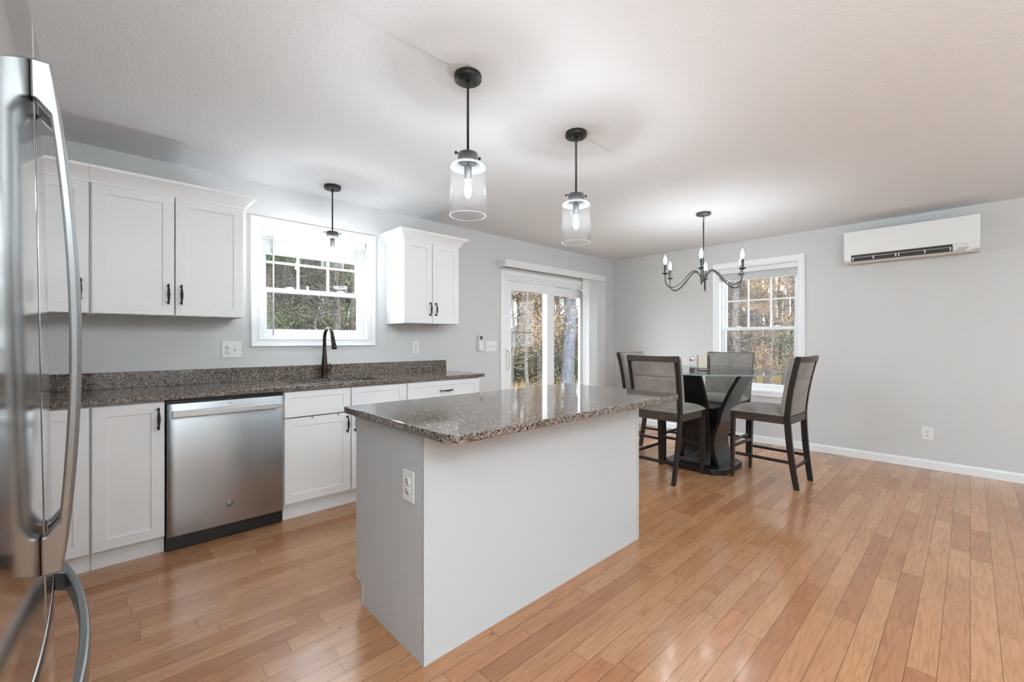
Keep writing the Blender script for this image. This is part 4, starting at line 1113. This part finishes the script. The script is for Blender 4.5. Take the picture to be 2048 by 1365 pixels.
# ------------------------------------------------------------------ outdoors
def outdoor():
    rnd = random.Random(7)
    GZ = -.55
    gm = mat('leaf_litter_ground', (.2, .14, .08), .9)
    v = coords(gm); n = noise(gm, v, 1.1, 5, .65); n2 = noise(gm, v, 28, 4, .7)
    c = ramp(gm, n, [(.35, (.16, .115, .06)), (.5, (.21, .165, .085)), (.62, (.10, .13, .05)), (.75, (.24, .17, .10))])
    c = mixc(gm, math_(gm, 'MULTIPLY', n2, .7), c, (.06, .042, .028)); L(gm, c, gm.node_tree.nodes['Principled BSDF'].inputs['Base Color'])
    g = MB(); nn = 40; vs = []; fs = []
    for j in range(nn + 1):
        for i in range(nn + 1):
            x, y = -40 + 110 * i / nn, -40 + 110 * j / nn
            inside = -9 < x < 3.5 and -10 < y < 3.5
            d = math.hypot(x + 5, y + 3)
            vs.append((x, y, GZ + (0 if inside else rnd.uniform(-.08, .12)) + max(0, d - 14) * .02))
    for j in range(nn):
        for i in range(nn):
            a = j * (nn + 1) + i; fs.append((a, a + 1, a + nn + 2, a + nn + 1))
    tag(g.add(vs, fs, 0, True).build('ground', gm), kind='structure')
    tag(MB().box(XW - TH, TH, YS - TH, TH, GZ - .1, -.101).build('foundation', mat('concrete', (.3, .3, .3), .9)), kind='structure')

    def bark(name, c0, c1):
        m = mat(name, c0, .9); v_ = coords(m, (1, 1, .25), True); n_ = noise(m, v_, 22, 4, .7)
        L(m, ramp(m, n_, [(.35, c0), (.65, c1)]), m.node_tree.nodes['Principled BSDF'].inputs['Base Color']); return m
    b_grey = bark('grey_bark', (.06, .053, .047), (.18, .16, .145)); b_brown = bark('brown_bark', (.075, .056, .046), (.24, .18, .15)); b_blue = bark('pale_grey_bark', (.055, .057, .068), (.14, .145, .165))
    def leafm(name, c0, c1):
        m = mat(name, c0, .7, spec=.2); oi = N(m, 'ShaderNodeNewGeometry'); 
        L(m, ramp(m, oi.outputs['Random Per Island'], [(0, c0), (1, c1)]), m.node_tree.nodes['Principled BSDF'].inputs['Base Color']); return m
    l_green = leafm('pine_needles', (.035, .055, .032), (.115, .145, .085)); l_orange = leafm('dry_beech_leaves', (.22, .12, .055), (.40, .26, .14)); l_red = leafm('russet_leaves', (.15, .08, .055), (.30, .18, .13))
    l_lime = leafm('yellow_green_leaves', (.13, .15, .07), (.27, .28, .15)); l_tan = leafm('dry_grass', (.28, .20, .10), (.46, .35, .19))
    def leaves(mb, p, n_, spread, size):
        for _ in range(n_):
            q = Vector(p) + Vector((rnd.gauss(0, spread), rnd.gauss(0, spread), rnd.gauss(0, spread * .6)))
            a = Vector((rnd.gauss(0, 1), rnd.gauss(0, 1), rnd.gauss(0, 1))).normalized(); b = a.orthogonal().normalized(); s_ = size * rnd.uniform(.6, 1.3)
            mb.add([q - a * s_, q + b * s_ * .5, q + a * s_, q - b * s_ * .5], [(0, 1, 2, 3)])
    def limb(mb, p, d, length, r0, depth, lv, dens, size, droop=0):
        n_ = 5; pts = [Vector(p)]; dd = Vector(d).normalized()
        for k in range(n_):
            dd = (dd + Vector((rnd.gauss(0, .14), rnd.gauss(0, .14), rnd.gauss(0, .11) - droop))).normalized(); pts.append(pts[-1] + dd * length / n_)
        mb.tube(pts, [r0 * (1 - .85 * k / n_) for k in range(n_ + 1)], 5 if depth < 2 else 3, caps=False)
        if depth < 2:
            for k in range(1, n_ + 1):
                for _ in range(2):
                    nd = (dd + Vector((rnd.gauss(0, .8), rnd.gauss(0, .8), rnd.gauss(.1, .5)))).normalized()
                    limb(mb, pts[k], nd, length * rnd.uniform(.35, .6), r0 * .4, depth + 1, lv, dens, size, droop)
        if lv is not None and depth > 0:
            for k in range(1, n_ + 1): leaves(lv, pts[k], dens, .09 + .05 * depth, size)
    def tree(name, label, cat, group, H, r0, bk, lm, dens, size, nb, lo, blen, lean=0, droop=0, up=.35):
        r_ = empty(name, (0, 0, 0), 0, label, cat, group)
        t = MB(); pts = []; x = y = 0; n_ = 12
        for k in range(n_ + 1):
            pts.append(Vector((x, y, -.3 + (H + .3) * k / n_))); x += rnd.gauss(0, .05) + lean * H / n_; y += rnd.gauss(0, .05)
        rad = [r0 * (1.25 if k == 0 else 1 - .75 * k / n_) for k in range(n_ + 1)]
        t.tube(pts, rad, 10, caps=False); t.build('trunk', bk, r_)
        br = MB(); lv = MB() if lm else None
        for _ in range(nb):
            f = rnd.uniform(lo, .95); k = f * n_; i = int(k); p = pts[i].lerp(pts[min(i + 1, n_)], k - i); a = rnd.uniform(0, 2 * math.pi)
            limb(br, p, (math.cos(a), math.sin(a), up + rnd.gauss(0, .15)), blen * (1.15 - .6 * f) * rnd.uniform(.7, 1.2), r0 * .22, 0, lv, dens, size, droop)
        br.build('branches', bk, r_)
        if lm: lv.build('foliage', lm, r_)
        return r_
    G = 'woodland trees behind the house'
    kinds = [
        tree('bare_tree', 'slender bare tree with grey bark standing in the woods outside', 'tree', 'bare grey trees in the woods', 11, .13, b_grey, None, 0, 0, 26, .10, 2.2),
        tree('bare_tree', 'stout bare tree with brown bark standing in the woods outside', 'tree', 'stout brown trees in the woods', 13, .22, b_brown, None, 0, 0, 13, .25, 2.6),
        tree('pine_tree', 'green pine standing in the woods outside', 'tree', 'green pines in the woods', 11, .15, b_brown, l_green, 9, .030, 24, .10, 1.8, droop=.04, up=.1),
        tree('beech_tree', 'young tree with dry orange leaves in the woods outside', 'tree', 'trees with dry leaves in the woods', 7, .06, b_grey, l_orange, 1, .020, 26, .08, 1.6),
        tree('leafy_tree', 'thin tree with yellow green leaves in the woods outside', 'tree', 'yellow green trees in the woods', 8, .06, b_grey, l_lime, 2, .024, 22, .10, 1.6),
    ]
    def bush(name, label, group, lm, Hh, n_, dens, size):
        r_ = empty(name, (0, 0, 0), 0, label, 'bush', group); br = MB(); lv = MB()
        for _ in range(n_):
            a = rnd.uniform(0, 2 * math.pi); limb(br, (rnd.gauss(0, .12), rnd.gauss(0, .12), -.1), (math.cos(a) * .5, math.sin(a) * .5, 1), Hh * rnd.uniform(.6, 1.1), .012, 0, lv, dens, size)
        br.build('stems', b_grey, r_); lv.build('foliage', lm, r_); return r_
    bushes = [bush('russet_bush', 'twiggy russet bush in the undergrowth outside', 'russet bushes in the undergrowth', l_red, 1.5, 9, 1, .020),
              bush('green_bush', 'green leafy bush in the undergrowth outside', 'green bushes in the undergrowth', l_green, 1.3, 9, 3, .025)]
    C0 = Vector((-5.712, -3.782, 0))
    used = set()
    def put(proto, az, dist, s=1.0, rz=None, sink_=0):
        x = C0.x + dist * math.sin(R(az)); y = C0.y + dist * math.cos(R(az))
        assert not (-9 < x < 2.0 and -9 < y < 2.0) or proto.name in used, (proto.name, x, y)
        if -9 < x < 2.6 and -9 < y < 2.6: return None
        o = proto if proto.name not in used else copy_tree(proto)
        used.add(o.name); used.add(proto.name)
        d = math.hypot(x + 5, y + 3)
        o.location = (x, y, GZ + max(0, d - 14) * .02 + sink_); o.scale = (s, s, s); o.rotation_euler = (0, 0, rnd.uniform(0, 6.28) if rz is None else rz)
        return o
    # woods across the three openings: (azimuth, distance, kind, scale)
    rnd = random.Random(11)
    for (az, di, k, sc) in ((13.9, 15, 1, .7), (14.9, 21, 1, .9), (15.6, 16, 0, 1), (16.6, 22, 2, .9), (17.6, 18, 1, .75), (18.5, 25, 1, .9), (19.3, 17, 4, 1.2), (19.9, 19, 2, .8), (20.6, 21, 1, .9), (21.3, 15, 0, 1), (22.0, 19, 1, .9), (22.9, 17, 0, 1), (12.6, 16, 0, 1),
        (14.3, 24, 2, 1), (18.0, 27, 2, 1), (16.0, 17, 4, 1), (21.6, 26, 2, 1), (12.0, 26, 1, 1), (25.0, 22, 1, 1), (10.5, 19, 2, 1), (23.8, 22, 2, 1),
        (42.4, 19, 0, 1), (43.4, 14, 3, 1.1), (44.6, 17, 0, 1.1), (45.3, 12.5, 3, 1.0), (45.9, 22, 1, 1), (46.8, 15, 0, .9), (47.6, 25, 2, 1), (48.4, 14.5, 3, 1.0), (49.3, 20, 0, 1), (51.9, 16, 4, 1), (52.6, 23, 1, 1), (44.1, 27, 2, 1.1), (46.3, 30, 1, 1), (50.4, 28, 2, 1.1), (54, 19, 0, 1), (40, 17, 1, .9), (38, 24, 2, 1),
        (68.2, 15, 0, 1), (69.9, 18, 1, .8), (70.8, 14, 0, .9), (71.6, 22, 1, .9), (72.4, 17, 0, 1.1), (73.1, 26, 1, 1), (73.9, 16, 1, .62), (74.7, 21, 0, 1.1), (75.5, 15.5, 0, .9), (76.3, 24, 1, 1), (77.3, 17, 0, 1), (70.3, 30, 2, 1), (72.9, 31, 2, 1), (75.4, 28, 2, .9), (78.5, 22, 1, 1), (66.5, 21, 1, 1), (74.3, 13, 3, .6)):
        put(kinds[k], az, di, sc)
    for (az, di, k, sc) in ((14.4, 17, 1, 1.1), (16.6, 16, 1, 1.1), (18.4, 17, 0, 1.2), (20.0, 16.5, 1, 1), (21.8, 15, 0, 1.3), (23.2, 16, 0, 1), (12.8, 15, 1, 1), (43.8, 16, 1, 1.2), (46.2, 17, 0, 1), (48.9, 16, 1, 1), (51.2, 17, 0, 1), (69.6, 25, 0, 1), (71.9, 27, 0, 1), (74.5, 26, 0, 1), (76.2, 26, 1, 1), (41.5, 15, 0, 1), (78.0, 16, 0, 1), (67.5, 17, 1, 1)):
        put(bushes[k], az, di, sc)
    for _ in range(26):
        put(kinds[rnd.randrange(5)], rnd.choice([rnd.uniform(-6, 11), rnd.uniform(26, 40), rnd.uniform(55, 67), rnd.uniform(79, 92)]), 11 + 22 * rnd.random(), rnd.uniform(.8, 1.2))
    # near trees seen through the sliding door
    big = tree('maple_tree', 'big leaning tree with pale grey trunk outside the sliding door', 'tree', None, 10, .21, b_blue, None, 0, 0, 14, .2, 2.0, lean=-.03)
    put(big, 50.3, 13.0, 1.0, 0.9)
    lt = tree('oak_tree', 'dark tree leaning left close outside the sliding door', 'tree', None, 6, .10, b_brown, None, 0, 0, 12, .3, 1.4, lean=-.42)
    put(lt, 43.6, 11.2, 1.0, -.75)
    # dry grass beyond the dining window and at the door
    gr = MB()
    for _ in range(14000):
        az = rnd.uniform(64, 82) if rnd.random() < .75 else rnd.uniform(40, 56); di = rnd.uniform(13, 25); x = C0.x + di * math.sin(R(az)); y = C0.y + di * math.cos(R(az))
        if x < 1.5 and y < 1.5: continue
        h = rnd.uniform(.2, .55) + max(0, di - 14) * .02; dx, dy = rnd.gauss(0, .10), rnd.gauss(0, .10); w = .011
        gr.add([(x - w, y + w, GZ - .05), (x + w, y - w, GZ - .05), (x + dx, y + dy, GZ + h)], [(0, 1, 2)])
    tag(gr.build('dry_grass', l_tan), 'tall tan dry grass covering the yard outside the dining window', 'grass', kind='stuff')
    # distant woodland that closes the view
    far = MB(); fl = MB()
    for _ in range(130):
        az = rnd.uniform(-10, 95); di = rnd.uniform(30, 46); x = C0.x + di * math.sin(R(az)); y = C0.y + di * math.cos(R(az)); r0 = rnd.uniform(.08, .26); z = GZ + .3
        far.tube([(x, y, z), (x + rnd.gauss(0, .5), y, z + 7), (x + rnd.gauss(0, .9), y, z + 15)], [r0, r0 * .8, r0 * .3], 6, caps=False)
        for _ in range(5):
            a = rnd.uniform(0, 6.28); zz = z + rnd.uniform(1, 12); l = rnd.uniform(1, 3.5)
            far.tube([(x, y, zz), (x + l * math.cos(a), y + l * math.sin(a), zz + rnd.uniform(0, 1.2))], [.035, .008], 3, caps=False)
    for _ in range(380):
        az = rnd.uniform(-10, 95); di = rnd.uniform(27, 46); x = C0.x + di * math.sin(R(az)); y = C0.y + di * math.cos(R(az))
        leaves(fl, (x, y, GZ + rnd.random() ** 1.6 * 4), 30, .75, .15)
    fo = tag(far.build('distant_woodland', b_grey), 'hazy distant woodland of countless thin trunks behind the nearer trees', 'woodland', kind='stuff')
    ff = fl.build('undergrowth', leafm('mixed_undergrowth', (.07, .08, .055), (.24, .17, .13)), fo); ff['kind'] = 'stuff'
outdoor()
